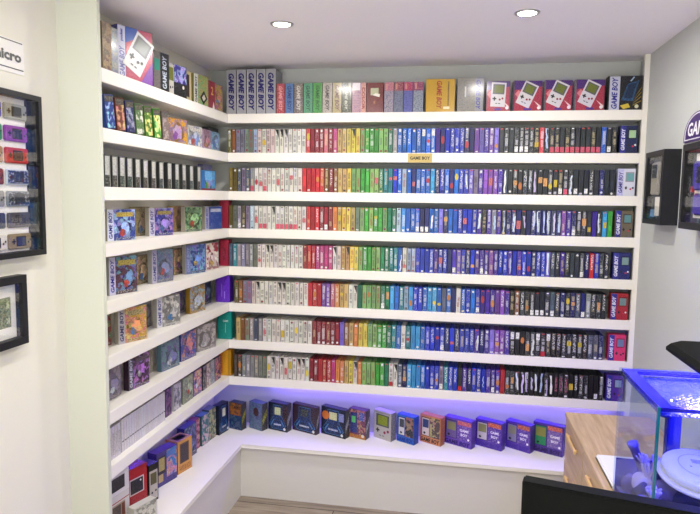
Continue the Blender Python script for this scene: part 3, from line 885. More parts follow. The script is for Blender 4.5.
# fifth shelf (row 4)
R4 = [((-.06, -1.04), 73, .135, .142, '#5a3a44', '#3a6a9a', '#c9c4dc', '#2a2a88', '#b0a050', 'tall brown and blue game box with lettered edge at near end of fifth left shelf'),
      ((-.06, -.717), 75.5, .13, .142, '#7a7a8a', '#4a5a8a', '#b4b0c4', '#3a3a7a', None, 'grey blue patterned game box in the middle of the fifth left shelf'),
      ((-.06, -.39), 71, .13, .14, '#2f4a8a', '#3a70b8', '#6a72a0', '#9aa4d0', None, 'bright blue game box on the fifth left shelf'),
      ((-.04, -.203), 81.5, .12, .135, '#a02a3c', '#e0d0c4', None, None, None, 'red game box with white speckled art on the fifth left shelf')]
for A, ang, w, h, a1, a2, bc, bt, ti, lab in R4:
    LB(4, A, ang, cover(w, h, .024, a1, a1, a2, 1, band=bt, title=ti, bandc=bc or '#cccccc', side='#a8a8a8'), lab)
for A, w, c1, c2, lab in (((-.105, -.765), .125, '#a08a66', '#c0a070', 'small tan game box second from near end of fifth left shelf'),
                          ((-.105, -.425), .125, '#a8845a', '#d0a870', 'small orange tan game box left of the bright blue box, fifth left shelf')):
    LB(4, A, 90, cover(w, .118, .022, c1, c1, c2, 1), lab)
# sixth shelf (row 5)
LB(5, (-.09, -1.085), 90, cover(.1, .13, .022, '#7a3a34', '#8a3a34', '#6a8a4a', 1), 'red and green game box at the near end of the sixth left shelf')
LB(5, (-.06, -.985), 68, cover(.132, .138, .024, '#b8962c', '#c09a30', '#c0702c', 1, band='#2a2a60', bandc='#b4b0b8', title='#a89a6a', side='#b8b4a4'),
   'gold game box with lettered edge on the sixth left shelf')
LB(5, (-.112, -.75), 90, cover(.12, .135, .022, '#8a8890', '#98969e', '#6a6a72', .8), 'grey game box set back beside the gold one, sixth left shelf')
LB(5, (-.06, -.681), 68.5, cover(.13, .132, .024, '#c9c7c0', '#cfccc6', '#5a5a5a', .8, band='#3a3a90', bandc='#d8d6e0', side='#c9c7c0'),
   'white game box with grey art and lettered edge, sixth left shelf')
LB(5, (-.112, -.40), 90, cover(.12, .125, .022, '#8c8492', '#9a92a4', '#5a4a6a', .8), 'mauve grey game box set back on the sixth left shelf')
LB(5, (-.06, -.351), 79, cover(.125, .132, .024, '#a8842c', '#b08a3a', '#8a9ab0', 1), 'ochre and grey game box on the sixth left shelf')
LB(5, (-.095, -.13), 90, cover(.12, .135, .022, '#1e2830', '#22303a', '#2f5a5a', .6), 'near black game box left of the purple corner box')
# seventh shelf (row 6)
LB(6, (-.07, -1.07), 91, cover(.115, .128, .022, '#8a8086', '#968a90', '#5a5078', .9), 'grey mauve game box at the near end of the seventh left shelf')
LB(6, (-.06, -.92), 82, cover(.13, .136, .024, '#3a2436', '#4a2a40', '#9a4ab0', 1, band='#d0d0d8', bandc='#5a5a66', title='#6a5a64'),
   'dark purple game box with lettered edge on the seventh left shelf')
LB(6, (-.1, -.765), 90, cover(.12, .13, .022, '#8f8a70', '#a09a80', '#c0b090', .8), 'sandy grey game box set back on the seventh left shelf')
LB(6, (-.06, -.648), 80, cover(.13, .132, .024, '#5a7a8a', '#6a8a94', '#4a4a8a', 1), 'blue green game box in the middle of the seventh left shelf')
LB(6, (-.05, -.476), 82.5, cover(.13, .132, .024, '#3a4a9a', '#4a5aa8', '#b05a4a', 1), 'blue and red game box on the seventh left shelf')
LB(6, (-.05, -.292), 74, cover(.14, .13, .024, '#a8a09c', '#b4aca8', '#6a6264', .8), 'light grey game box left of the teal corner box')
# lowest left shelf (row 7): thin white spines in two clear blocks, then covers
y = -1.134
for i in range(24):
    w = .0185 if i >= 5 else .0195
    if i == 5: y += .006
    h = .128 if i >= 5 else .122
    c = Carton(w - .0016, h, .075, hx('#cfcbcc'), top=hx('#d8d5d6')); f = c.front()
    f.rect(.0005, .001, w - .0021, h - .001, jit(hx('#d2cfd2'), .06), hx('#7a7684'), .3, uvs=(60, 60))
    f.rect(.002, h * .3, w - .0036, h * .34, hx('#55505e')) if i >= 5 else f.rect(.003, h * .12, w - .005, h * .8, hx('#c6c0c0'), hx('#6a5a5a'), .7, uvs=(70, 70))
    LB(7, (-.03, y), 90, c, f'thin white case standing on the lowest left shelf, {nth(i + 1)} from its near end', 'case', 'game_case',
       'thin white cases on the lowest left shelf', slv=False)
    y += w
y0 = y
R7 = [((-.04, -.655), 90, .055, '#4a1f5a', '#7a3a8a', 'dark purple game box right of the thin white cases'),
      ((-.04, -.575), 89, .07, '#c4c0c8', '#6a6a78', 'white and grey game box near middle of the lowest left shelf'),
      ((-.04, -.482), 88.5, .105, '#8f9484', '#a0b080', 'grey green game box on the lowest left shelf'),
      ((-.04, -.365), 88.5, .09, '#6a5a9a', '#d08a6a', 'violet and orange game box on the lowest left shelf'),
      ((-.035, -.268), 91, .04, '#35303c', '#8a8490', 'narrow black game box on the lowest left shelf'),
      ((-.035, -.222), 91, .055, '#a08a8a', '#d0c0b0', 'pinkish game box with pale foot on the lowest left shelf'),
      ((-.035, -.16), 90, .045, '#b0b4bc', '#8088a0', 'narrow silver game box on the lowest left shelf'),
      ((-.035, -.108), 90, .075, '#4a3a66', '#c04a4a', 'plum game box left of the yellow corner box')]
for A, ang, w, a1, a2, lab in R7:
    c = cover(w, .122, .024, a1, a1, a2, 1)
    LB(7, A, ang, c, lab)

# ------------------------------------------------------------------ bench boxes
GB_ = 'console boxes lined up on the bench'
def BB(A, ang, c, label, z=ZB, slv=True):
    return place(c, 'console_box', label, 'console box', A, ang, z, GB_, slv)
def machine(f, w, h, line='#4a80b4', scr='#cfd8a0', back='#141a30', tilt=0):
    """dark cover with the glowing outline of a handheld with a flared lower half"""
    f.rect(.001, .001, w - .001, h - .001, hx(back), hx('#2a3a66'), .4)
    o = [(.26, .93), (.74, .93), (.74, .52), (.95, .22), (.8, .06), (.2, .06), (.05, .22), (.26, .52)]
    P = [(a * w, b * h) for a, b in o]
    cx, cy = w / 2, h / 2
    f.shape(P, hx(line))
    f.shape([(cx + (a - cx) * .95, cy + (b - cy) * .965) for a, b in P], hx('#10204a'), hx('#2a5aa0'), .7)
    f.rect(.34 * w, .58 * h, .66 * w, .85 * h, hx(scr), hx('#8a9a50'), .4)
    f.shape([(.14 * w, .22 * h), (.3 * w, .42 * h), (.33 * w, .4 * h), (.18 * w, .17 * h)], hx(line))
    f.shape([(.86 * w, .22 * h), (.7 * w, .42 * h), (.67 * w, .4 * h), (.82 * w, .17 * h)], hx(line))
    f.rect(.3 * w, .2 * h, .7 * w, .26 * h, hx('#c8d0e0'), hx('#30406a'), .6)
    f.ngon(.88 * w, .1 * h, .008, hx('#e6e6e2'))
def side_txt(c, col='#7a6a4a', ink='#d8c860'):
    r = c.right(); r.rect(.001, .001, c.d - .001, c.h - .001, hx('#3c3a40'), hx('#6a6660'), .4)
    r.shape([(.004, .03), (.004, .07), (c.d - .004, .12), (c.d - .004, .08)], hx(col), hx(ink), .8)

# along the back wall, left to right
c = Carton(.082, .15, .045, hx('#2a3446')); f = c.front()
f.rect(.001, .08, .081, .149, hx('#a8672a'), hx('#5c3418'), .9, art=True); f.text('GAME', .045, .125, .018, hx('#3a1c10'), 0, .02, fit=.055)
f.rect(.001, .001, .081, .08, hx('#1f3c66'), hx('#3a5a80'), .7, art=True); side_txt(c, '#7a7a3a', '#d0c850')
BB((-.017, .044), -16.2, c, 'dark blue box with orange brown top in the corner of the bench')
c = Carton(.094, .152, .045, hx('#5a6a86')); f = c.front()
f.rect(.001, .001, .093, .151, hx('#6a7a98'), hx('#3a5a80'), .8, art=True); f.ngon(.05, .1, .02, hx('#4a2a2a'), 10, .026); side_txt(c, '#7a7a3a', '#d0c850')
BB((.089, .075), -25.2, c, 'grey blue box with a dark round motif, second from the bench corner')
c = Carton(.12, .155, .045, hx('#1c2236')); machine(c.front(), .12, .155); side_txt(c, '#8a8a9a', '#d0d0d0')
c.front().rect(.09, .05, .119, .15, hx('#6a4038'), hx('#c09080'), .5)
BB((.198, .079), -16.5, c, 'navy box with blue outlined machine and pale screen, third from the bench corner')
c = Carton(.157, .151, .034, hx('#2a1f26')); machine(c.front(), .16, .151, scr='#2a3040', back='#3a2226'); side_txt(c, '#8a8a9a', '#d0d0d0')
BB((.331, .098), -21.3, c, 'maroon box with blue outlined machine and dark screen on the bench')
c = Carton(.155, .155, .04, hx('#1c2236')); f = c.front(); machine(f, .155, .155, scr='#d8d8a8')
f.lay += 2; f.ngon(.03, .11, .024, hx('#c8702a'), 12); f.rect(.118, .09, .148, .135, hx('#8a90c0'), hx('#3a3f90'), .6); side_txt(c, '#8a8a9a', '#d0d0d0')
BB((.498, .079), -23, c, 'navy box with outlined machine and orange ball on the bench')
c = Carton(.102, .158, .045, hx('#4a2a4a')); f = c.front()
f.rect(.001, .001, .101, .157, hx('#6a3a5a'), hx('#b0703a'), .9, art=True); f.rect(.008, .03, .05, .14, hx('#1f2a6a'), hx('#3a5ab0'), .5)
f.rect(.016, .085, .04, .12, hx('#5ac070')); f.rect(.06, .1, .094, .145, hx('#3a4aa0'), hx('#c0c0e0'), .5); f.rect(.002, .001, .1, .022, hx('#c08040'), hx('#5a2a2a'), .6)
f.ngon(.085, .018, .009, hx('#e6e0d8')); side_txt(c, '#8a8a8a', '#d8d8d8')
BB((.654, .062), -19.5, c, 'colourful box with purple machine and green screen on the bench')
c = Carton(.113, .152, .045, hx('#8e8c8c'), top=hx('#a6a4a4')); f = c.front()
f.rect(.001, .001, .112, .151, hx('#b9b6b0')); f.rect(.014, .07, .1, .135, hx('#55575c')); f.rect(.026, .078, .088, .128, hx('#8b9a2c'), hx('#4a5a1a'), .3)
f.rect(.014, .042, .038, .05, hx('#1c1c20')); f.rect(.022, .034, .03, .058, hx('#1c1c20')); f.ngon(.072, .04, .008, hx('#8a2048')); f.ngon(.094, .05, .008, hx('#8a2048'))
f.rect(.036, .018, .05, .022, hx('#55555a')); f.rect(.056, .018, .07, .022, hx('#55555a')); f.rect(.004, .14, .109, .149, hx('#9a9894'), hx('#44424a'), .4)
r = c.right(); r.rect(.001, .001, .044, .151, hx('#77757a'), hx('#b0aeb0'), .6)
BB((.787, .09), -30.4, c, 'grey box made to look like a handheld with a green screen')
def window_box(w, h, side, band, panel, scr, body, txt, txtc, panel_ink, head=None):
    c = Carton(w, h, .045, hx(side), top=hx(side)); f = c.front()
    f.rect(.001, .001, w - .001, h - .001, hx(band))
    f.rect(.006, .036, w * .47, h - .01, mul(hx(side), .6)); f.rect(.012, .04, w * .44, h - .016, hx(body)); f.rect(.016, h * .55, w * .42, h - .022, hx(scr))
    f.rect(.02, .05, .034, .056, hx('#1c1c20')); f.rect(.024, .046, .03, .06, hx('#1c1c20'))
    f.rect(w * .49, .036, w - .004, h - .006, hx(panel), hx(panel_ink), .5, art=panel_ink in ('#c0704a', '#d8c04a'))
    if head:
        f.rect(w * .49, h - .028, w - .004, h - .006, hx(head), hx('#e8b090'), .4)
        f.text('GAME', w * .74, h * .62, .014, hx('#e6e0f4'), 0, .03, fit=w * .32); f.text('BOY', w * .74, h * .46, .014, hx('#e6e0f4'), 0, .03, fit=w * .25)
        f.ngon(w * .9, .046, .006, hx('#ece8f4'))
    f.text(txt, w * .5, .018, .022, hx(txtc), 0, .03, .1, fit=w * .92)
    r = c.right(); r.rect(.001, .001, .044, h - .001, mul(hx(side), .75), mul(hx(side), 1.6), .4)
    return c
c = window_box(.106, .148, '#1f4aa8', '#2f66c8', '#2c2e38', '#3a4048', '#d0d0d0', 'GAME BOY', '#1a3a9a', '#c0704a')
BB((.913, .06), -27.1, c, 'blue console box with a window and busy picture on the bench')
c = window_box(.123, .149, '#b06a4a', '#d08a5a', '#5a4a4a', '#3a4a78', '#d8ccc4', 'GAME BOY', '#2a1a1a', '#d8c04a')
BB((1.035, .082), -28.2, c, 'orange console box with dark lettering, right of the blue one on the bench')
c = window_box(.156, .143, '#5a3aa0', '#6a4ab8', '#5a3aa0', '#8a8a60', '#6a5a9a', 'GAME BOY', '#2a1a66', '#b090d8', '#b0506a')
BB((1.162, .091), -27.1, c, 'purple console box with grey console in its window, right of the orange one')
c = window_box(.145, .143, '#52359a', '#5a3aac', '#4a2c98', '#8a8a58', '#c4bcc4', 'GAME BOY', '#46309a', '#b090d8', '#b8503c')
BB((1.323, .092), -27.1, c, 'purple console box with white console in its window on the bench')
c = window_box(.138, .143, '#52359a', '#5a3aac', '#4f329c', '#8f8f7a', '#8a84a8', 'GAME BOY', '#46309a', '#b090d8', '#a8503c')
BB((1.477, .1), -32, c, 'purple console box with pale grey console in its window on the bench')
c = window_box(.152, .154, '#4a2f90', '#4f329c', '#6a52a8', '#8a8a40', '#1f8a5a', 'GAME BOY', '#2a1858', '#c0a8d8', '#b8504a')
BB((1.613, .08), -26.2, c, 'purple console box with green console in its window beside the oak cabinet')

# along the left wall, far to near
c = Carton(.09, .163, .04, hx('#1f2638')); machine(c.front(), .09, .163, scr='#d0d4b0')
BB((-.031, -.07), 78.2, c, 'navy box with outlined machine at the far end of the left bench')
c = cover(.072, .165, .04, '#4a5a4a', '#5a6a58', '#b0b060', 1); BB((-.055, -.15), 82.1, c, 'grey green box with yellow art on the left bench')
c = cover(.07, .158, .04, '#3a6a6a', '#4a7a78', '#c8a8a0', 1); BB((-.062, -.225), 82, c, 'teal box with pinkish art on the left bench')
c = cover(.062, .155, .04, '#7a2a3a', '#8a3244', '#c86a5a', 1); BB((-.074, -.292), 86.5, c, 'dark red patterned box on the left bench')
c = cover(.11, .16, .04, '#22285a', '#2a3068', '#4a5a9a', .8); c.front().rect(.08, .01, .1, .022, hx('#d8d8e0')); BB((-.07, -.41), 83.2, c, 'dark blue box right behind the orange box on the left bench')
c = Carton(.1, .155, .07, hx('#b8803a'), top=hx('#a8763a')); f = c.front()
f.rect(.001, .001, .099, .154, hx('#d49a4e'), hx('#b8803c'), .3); f.rect(.014, .045, .078, .14, hx('#6a4a34')); f.rect(.02, .05, .072, .134, hx('#3f3440'), hx('#5a4a58'), .4)
f.rect(.01, .012, .09, .034, hx('#c88a40'), hx('#7a3a20'), .8)
t = c.top(); t.rect(.015, .012, .085, .058, hx('#6a4a30'), hx('#c09a60'), .6)
BB((-.037, -.552), 75.1, c, 'orange box with a tall dark window on the left bench')
c = Carton(.13, .156, .05, hx('#3a2c72'), top=hx('#4a2c6a')); f = c.front()
f.rect(.001, .001, .129, .155, hx('#463a80'), hx('#5a4a98'), .4); f.rect(.008, .055, .055, .135, hx('#2a2230')); f.rect(.014, .07, .05, .128, hx('#b0a060'), hx('#d0c080'), .4)
f.rect(.01, .02, .04, .055, hx('#b8a070')); f.rect(.062, .03, .128, .154, hx('#3a76c0'), hx('#c85a5a'), .9, art=True)
f.rect(.066, .12, .124, .148, hx('#3f80c8'), hx('#b04040'), .3)
BB((-.066, -.697), 74.9, c, 'purple box with blue picture and olive screen left of the orange box')
c = Carton(.05, .163, .06, hx('#1a1618'), top=hx('#1f1a1c')); f = c.front()
f.rect(.003, .01, .047, .135, hx('#bdb6b0')); f.rect(.008, .075, .042, .125, hx('#5a5838')); f.ngon(.016, .04, .005, hx('#1a1a1a')); f.ngon(.036, .045, .005, hx('#1a1a1a'))
BB((-.035, -.822), 71.5, c, 'black topped box with pale handheld picture beside the red box')
c = Carton(.095, .195, .06, hx('#a01c26'), top=hx('#8a1820')); f = c.front()
f.rect(.001, .001, .094, .194, hx('#b01f2a'), hx('#8a1820'), .3); f.rect(.004, .085, .078, .152, hx('#d8c8c8')); f.rect(.008, .09, .073, .147, hx('#2c2a2e'), hx('#55525a'), .3); f.ngon(.06, .136, .004, hx('#f0f0f0'))
BB((-.055, -.945), 72, c, 'tall red box with a dark window on the left bench')
c = Carton(.11, .148, .06, hx('#c9c5c2'), top=hx('#d8d5d2')); f = c.front()
f.rect(.002, .118, .108, .122, hx('#a02a30')); f.rect(.01, .05, .085, .112, hx('#a08a7a')); f.rect(.014, .056, .06, .106, hx('#4a3f3a'), hx('#6a5a50'), .5); f.rect(.064, .056, .082, .106, hx('#6a3a2a'))
f.rect(.002, .03, .108, .033, hx('#a02a30'))
BB((-.05, -1.089), 81, c, 'white box with brown window under the other white box on the left bench', slv=False)
c = Carton(.11, .082, .06, hx('#d6d3d2'), top=hx('#e0dedc')); f = c.front()
f.rect(.006, .016, .085, .068, hx('#24222a'), hx('#4a4652'), .5)
BB((-.05, -1.089), 81, c, 'small white box with black window, topmost of the stack at near end of bench', z=ZB + .1485, slv=False)
c = Carton(.11, .085, .035, hx('#c0beb4'), top=hx('#d0cec4')); f = c.front()
f.rect(.001, .001, .109, .084, hx('#c9c8bc'), hx('#6a6a60'), .7, art=True)
BB((.012, -1.025), 70, c, 'pale grey patterned box in front of the red box')

# ------------------------------------------------------------------ left wall: sign and frames
def wall_frame(name, label, cat, y0, y1, z0, z1, depth, bar, side, content):
    """shadow box on a side wall. side=-1: left wall (faces +X), +1: right wall (faces -X). Local: a runs right as seen, b up"""
    w, h = y1 - y0, z1 - z0
    x = XL if side < 0 else XR
    root = empty(name, (x, (y0 + y1) / 2, z0), PI / 2 if side < 0 else -PI / 2)
    tag(root, label, cat)
    solid('frame', [(-w / 2, w / 2, -depth, 0, 0, bar), (-w / 2, w / 2, -depth, 0, h - bar, h), (-w / 2, -w / 2 + bar, -depth, 0, bar, h - bar), (w / 2 - bar, w / 2, -depth, 0, bar, h - bar)],
          M['black'], root, bevel=.0008)
    content(root, w, h, depth, bar)
    mb = MB(); mb.box(-w / 2 + bar - .0005, w / 2 - bar + .0005, -depth + .004, -depth + .006, bar - .0005, h - bar + .0005, (1, 1, 1))
    mb.build('glass_pane', [M['glass']], root)
    return root

def handset(root, ca, cb, w, h, y, body, scr, dark='#16161a', face=None):
    """a small wide handheld mounted in the frame: shell, screen, cross pad and buttons"""
    hs = solid('handheld', [(ca - w / 2, ca + w / 2, y - .009, y, cb - h / 2, cb + h / 2)], plain('shell_paint', body, .4, .4), root, bevel=.003)
    mb = MB(); f = Face(mb, lambda a, b, e: (a, y - .0092 - e, b), 1, 1)
    if face:
        f.rect(ca - w * .46, cb - h * .42, ca + w * .46, cb + h * .42, hx(face), hx('#d8d8e0'), .5)
    f.rect(ca - w * .2, cb - h * .33, ca + w * .24, cb + h * .33, hx(dark)); f.rect(ca - w * .16, cb - h * .27, ca + w * .2, cb + h * .27, hx(scr))
    f.rect(ca - w * .4, cb - h * .05, ca - w * .24, cb + h * .05, hx(dark)); f.rect(ca - w * .35, cb - h * .17, ca - w * .29, cb + h * .17, hx(dark))
    f.ngon(ca + w * .33, cb - h * .08, w * .035, hx(dark)); f.ngon(ca + w * .41, cb + h * .06, w * .035, hx(dark))
    mb.build('controls', PRINT, hs)

def micro_grid(root, w, h, d, bar):
    solid('backing_board', [(-w / 2 + bar, w / 2 - bar, -.006, -.001, bar, h - bar)], M['mat_white'], root)
    solid('liner', [(w / 2 - bar - .026, w / 2 - bar, -.012, -.006, bar, h - bar)], M['mat_dark'], root)
    rows = [('#8f9290', '#2a2c30', None), ('#8a3fa0', '#23204a', None), ('#b8242a', '#4a2024', None), ('#cfd4de', '#1c2a4a', '#2a3560'), ('#8a929a', '#1c2438', '#27304a'), ('#4a464a', '#3a3438', None), ('#8f7f62', '#2a2f4a', None)]
    col1 = [('#2a3ab0', '#141a40', None), ('#1c8a60', '#143a30', None), ('#a8845a', '#3a2a20', None), ('#7a2a2c', '#2a1416', None), ('#8a8a8c', '#222226', None), ('#25304a', '#10141f', None), ('#d8d4cc', '#2a2a30', None)]
    hw, hh = .098, .047
    right = w / 2 - bar - .024
    for i in range(7):
        z = h - bar - .042 - i * .0655
        for j, (b_, s_, f_) in enumerate((rows[i], col1[i])):
            handset(root, right - hw / 2 - .002 - j * (hw + .01), z, hw, hh, -.006, b_, s_, face=f_)
fr = wall_frame('display_frame', 'large black display frame of fourteen small handhelds on the left wall', 'frame', -1.607, -1.307, 1.379, 1.879, .036, .017, -1, micro_grid)

def print_art(root, w, h, d, bar):
    solid('mount_board', [(-w / 2 + bar, w / 2 - bar, -.008, -.002, bar, h - bar)], M['mat_white'], root)
    mb = MB(); f = Face(mb, lambda a, b, e: (a, -.0082 - e, b), 1, 1)
    a0, a1, b0, b1 = -w / 2 + bar + .03, w / 2 - bar - .022, bar + .035, h - bar - .04
    f.rect(a0, b0, a1, b1, hx('#5c6a42'), hx('#98a070'), .8, art=True, uvs=(160, 160))
    f.rect(a1 - .02, b0 + .012, a1 - .006, b0 + .03, hx('#c9d0a8'), hx('#3a4428'), .7); f.rect(a1 - .02, b1 - .034, a1 - .006, b1 - .012, hx('#c9d0a8'), hx('#3a4428'), .7)
    mb.build('picture', PRINT, root)
wall_frame('picture_frame', 'smaller black picture frame with a green print hung below the display frame', 'frame', -1.66, -1.4, 1.108, 1.324, .032, .024, -1, print_art)

sg = empty('wall_sign', (XL, -1.50, 1.938), PI / 2)
tag(sg, 'white sign with black rules and the word micro above the display frame', 'sign')
solid('panel', [(-.16, .16, -.003, -.0002, 0, .1)], M['mat_white'], sg)
mb = MB(); f = Face(mb, lambda a, b, e: (a, -.0032 - e, b), 1, 1)
f.rect(-.16, .093, .155, .0965, hx('#18181a')); f.rect(-.16, .012, .156, .0155, hx('#18181a'))
f.text('micro', .085, .05, .03, hx('#141416'), 0, .04, .0, fit=.125)
mb.build('lettering', PRINT, sg)

# ------------------------------------------------------------------ right wall: shadow boxes and arch sign
def dev_box(root, w, h, d, bar):
    q = -.032
    def sl(name, x0, x1, y0, y1, z0, z1, m, bv=0):
        solid(name, [(x0, x1, y0 + q, y1 + q, z0, z1)], m, root, bevel=bv)
    solid('backing_board', [(-w / 2 + bar, w / 2 - bar, q - .006, -.001, bar, h - bar)], M['slate'], root)
    sl('paper_strip', .03, .085, -.009, -.006, .05, .25, M['cream'])
    mb = MB(); f = Face(mb, lambda a, b, e: (a, q - .0092 - e, b), 1, 1)
    for k, zz in enumerate((.225, .2, .17, .145, .115, .1)):
        f.rect(.038 + (k % 2) * .018, zz, .06 + (k % 2) * .016, zz + .016, hx('#24242a'))
    mb.build('parts_print', PRINT, root)
    sl('grey_device', -.075, .015, -.02, -.006, .12, .255, plain('grey_shell', '#a39f92', .5, .3), .004)
    sl('screen', -.06, -.0, -.0215, -.019, .19, .245, plain('dark_glass', '#4a4f52', .25, .4))
    sl('manual', -.03, .06, -.012, -.009, .035, .112, M['cream'])
    sl('blue_card', -.09, -.035, -.011, -.006, .03, .06, plain('blue_card_paint', '#6f93b8', .6, .3))
wall_frame('display_frame', 'small deep black shadow box on the right wall nearest the shelves', 'frame', -.49, -.252, 1.483, 1.782, .065, .022, 1, dev_box)
def dev_box2(root, w, h, d, bar):
    q = -.03
    def sl(name, x0, x1, y0, y1, z0, z1, m, bv=0):
        solid(name, [(x0, x1, y0 + q, y1 + q, z0, z1)], m, root, bevel=bv)
    solid('backing_board', [(-w / 2 + bar, w / 2 - bar, q - .006, -.001, bar, h - bar)], M['slate'], root)
    sl('white_panel', -.08, .1, -.01, -.006, .04, .262, M['cream'])
    sl('purple_device', -.066, .06, -.024, -.01, .135, .235, plain('purple_shell', '#3a2a9a', .4, .4), .006)
    sl('screen', -.03, .03, -.0255, -.023, .16, .215, plain('screen_glass', '#1f1c40', .25, .4))
    sl('purple_shell_back', -.066, .06, -.02, -.01, .05, .125, plain('purple_shell2', '#42309f', .4, .4), .006)
    sl('red_button', -.108, -.09, -.014, -.006, .13, .15, plain('red_plastic', '#b03030', .4, .4))
wall_frame('display_frame', 'second black shadow box on the right wall with a purple device inside', 'frame', -.985, -.694, 1.481, 1.779, .065, .024, 1, dev_box2)
ar = empty('wall_sign', (XR, -.66, 1.80), -PI / 2)
tag(ar, 'purple arched sign with white letters above the second shadow box', 'sign')
bm = bmesh.new()
prof = [(-.14, 0)] + [(-.14 * math.cos(t), .02 + .085 * math.sin(t)) for t in [i * PI / 18 for i in range(19)]] + [(.14, 0)]
fa = [bm.verts.new((x, -.008, z)) for x, z in prof]; ba = [bm.verts.new((x, -.0005, z)) for x, z in prof]
bm.faces.new(fa); bm.faces.new(ba[::-1])
for i in range(len(prof)):
    j = (i + 1) % len(prof); bm.faces.new((fa[i], ba[i], ba[j], fa[j]))
link('panel', bm, M['purple_s'], ar)
mb = MB(); f = Face(mb, lambda a, b, e: (a, -.0085 - e, b), 1, 1)
f.shape([(x * .92, .006 + z * .9) for x, z in prof], hx('#e9e6ee')); f.shape([(x * .85, .01 + z * .82) for x, z in prof], hx('#3b1a66'))
f.text('GAME', 0, .044, .05, hx('#f0eef4'), 0, .03, .15, fit=.19)
mb.build('lettering', PRINT, ar)

# ------------------------------------------------------------------ ceiling downlights; the last four are unseen, added for light
for i, (x, y) in enumerate(((.493, -.688), (1.423, -.717), (.493, -2.05), (1.423, -2.05), (.493, -3.3), (1.423, -3.3))):
    if i < 2:
        d = empty('ceiling_downlight', (x, y, HC))
        tag(d, ('left' if i == 0 else 'right') + ' one of two lit round downlights in the ceiling', 'light', 'round ceiling downlights')
        lathe('trim_ring', [(.033, -.002), (.037, -.005), (.044, -.004), (.046, -.0003), (.033, -.0003)], M['chrome'], d)
        lathe('lamp', [(.001, -.0035), (.033, -.0035), (.033, -.0006), (.001, -.0006)], M['lamp_on'], d)
    ld = bpy.data.lights.new('downlight_and_fill', 'AREA'); ld.shape = 'DISK'; ld.size = .1
    ld.energy = 6 if i < 2 else 7; ld.color = (1, .97, .93)
    lo = bpy.data.objects.new('downlight_and_fill', ld); COL.objects.link(lo); lo.location = (x, y, HC - .012)

# ------------------------------------------------------------------ oak cabinet
CX0, CX1, CY0, CY1, CZ = 1.695, 2.045, -1.56, -.34, .647
k = empty('oak_cabinet', ((CX0 + CX1) / 2, (CY0 + CY1) / 2, 0))
tag(k, 'pale oak drawer cabinet with bar handles standing along the right wall', 'cabinet')
def kb(name, b_, mat, bevel=.002, parent=None):
    cx, cy = k.location.x, k.location.y
    return solid(name, [(x0 - cx, x1 - cx, y0 - cy, y1 - cy, z0, z1) for x0, x1, y0, y1, z0, z1 in b_], mat, parent or k, bevel)
kb('body', [(CX0 + .018, CX1, CY0, CY1, 0, CZ - .02)], M['oak'])
kb('cabinet_top', [(CX0 - .004, CX1, CY0 - .004, CY1 + .004, CZ - .02, CZ)], M['oak'])
ycuts = [CY1, -.715, -1.14, CY1 - 1.22]
for j in range(3):
    for q, (z0, z1) in enumerate(((.44, CZ - .024), (.235, .436), (.03, .231))):
        y1_, y0_ = ycuts[j] - .002, ycuts[j + 1] + .002
        dr = kb('drawer', [(CX0, CX0 + .018, y0_, y1_, z0, z1)], M['oak'])
        yc = (y0_ + y1_) / 2; zc = z1 - .045
        kb('handle', [(CX0 - .016, CX0 - .007, yc - .095, yc + .095, zc - .007, zc + .007), (CX0 - .009, CX0, yc - .085, yc - .072, zc - .005, zc + .005), (CX0 - .009, CX0, yc + .072, yc + .085, zc - .005, zc + .005)],
           M['oak_h'], .0012, dr)
# flat white case on the cabinet
tb = empty('white_case', (1.80, -.95, CZ)); tag(tb, 'flat white case lying on the oak cabinet left of the fish tank', 'case')
solid('shell', [(-.085, .085, -.125, .12, .0005, .018)], M['white_pl'], tb, bevel=.004)
solid('edge_band', [(-.087, -.084, -.12, .115, .004, .009)], plain('dark_edge', '#4a4a4c', .4, .4), tb)

# ------------------------------------------------------------------ fish tank
TX0, TX1, TY0, TY1, TZ0, TZ1 = 1.708, 2.034, -1.478, -1.1, CZ, 1.06
t = empty('fish_tank', ((TX0 + TX1) / 2, (TY0 + TY1) / 2, TZ0))
tag(t, 'glass fish tank lit blue standing on the oak cabinet', 'fish tank')
def tbx(name, b_, mat, bevel=0):
    cx, cy = t.location.x, t.location.y
    return solid(name, [(x0 - cx, x1 - cx, y0 - cy, y1 - cy, z0 - TZ0, z1 - TZ0) for x0, x1, y0, y1, z0, z1 in b_], mat, t, bevel)
g = .006
tbx('glass_side', [(TX0, TX0 + g, TY0 + g, TY1 - g, TZ0 + g, TZ1)], M['tank'])
tbx('glass_side', [(TX1 - g, TX1, TY0 + g, TY1 - g, TZ0 + g, TZ1)], M['tank'])
tbx('glass_front', [(TX0, TX1, TY0, TY0 + g, TZ0 + g, TZ1)], M['tank'])
tbx('glass_back', [(TX0, TX1, TY1 - g, TY1, TZ0 + g, TZ1)], M['tank'])
tbx('glass_base', [(TX0, TX1, TY0, TY1, TZ0 + .0004, TZ0 + g)], M['trans_edge'])
tbx('corner_seam', [(TX0 - .0006, TX0 + g, TY0 - .0006, TY0 + g, TZ0 + g, TZ1)], M['trans_edge'])
tbx('background_film', [(TX0 + g, TX1 - g, TY1, TY1 + .0006, TZ0 + g, TZ0 + .12)], M['film'])
rw = .035
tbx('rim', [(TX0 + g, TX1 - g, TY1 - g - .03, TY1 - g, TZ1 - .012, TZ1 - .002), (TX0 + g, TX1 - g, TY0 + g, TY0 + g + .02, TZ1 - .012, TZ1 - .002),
            (TX0 + g, TX0 + g + rw, TY0 + g + .02, TY1 - g - .03, TZ1 - .012, TZ1 - .002), (TX1 - g - rw, TX1 - g, TY0 + g + .02, TY1 - g - .03, TZ1 - .012, TZ1 - .002)], M['rim'])
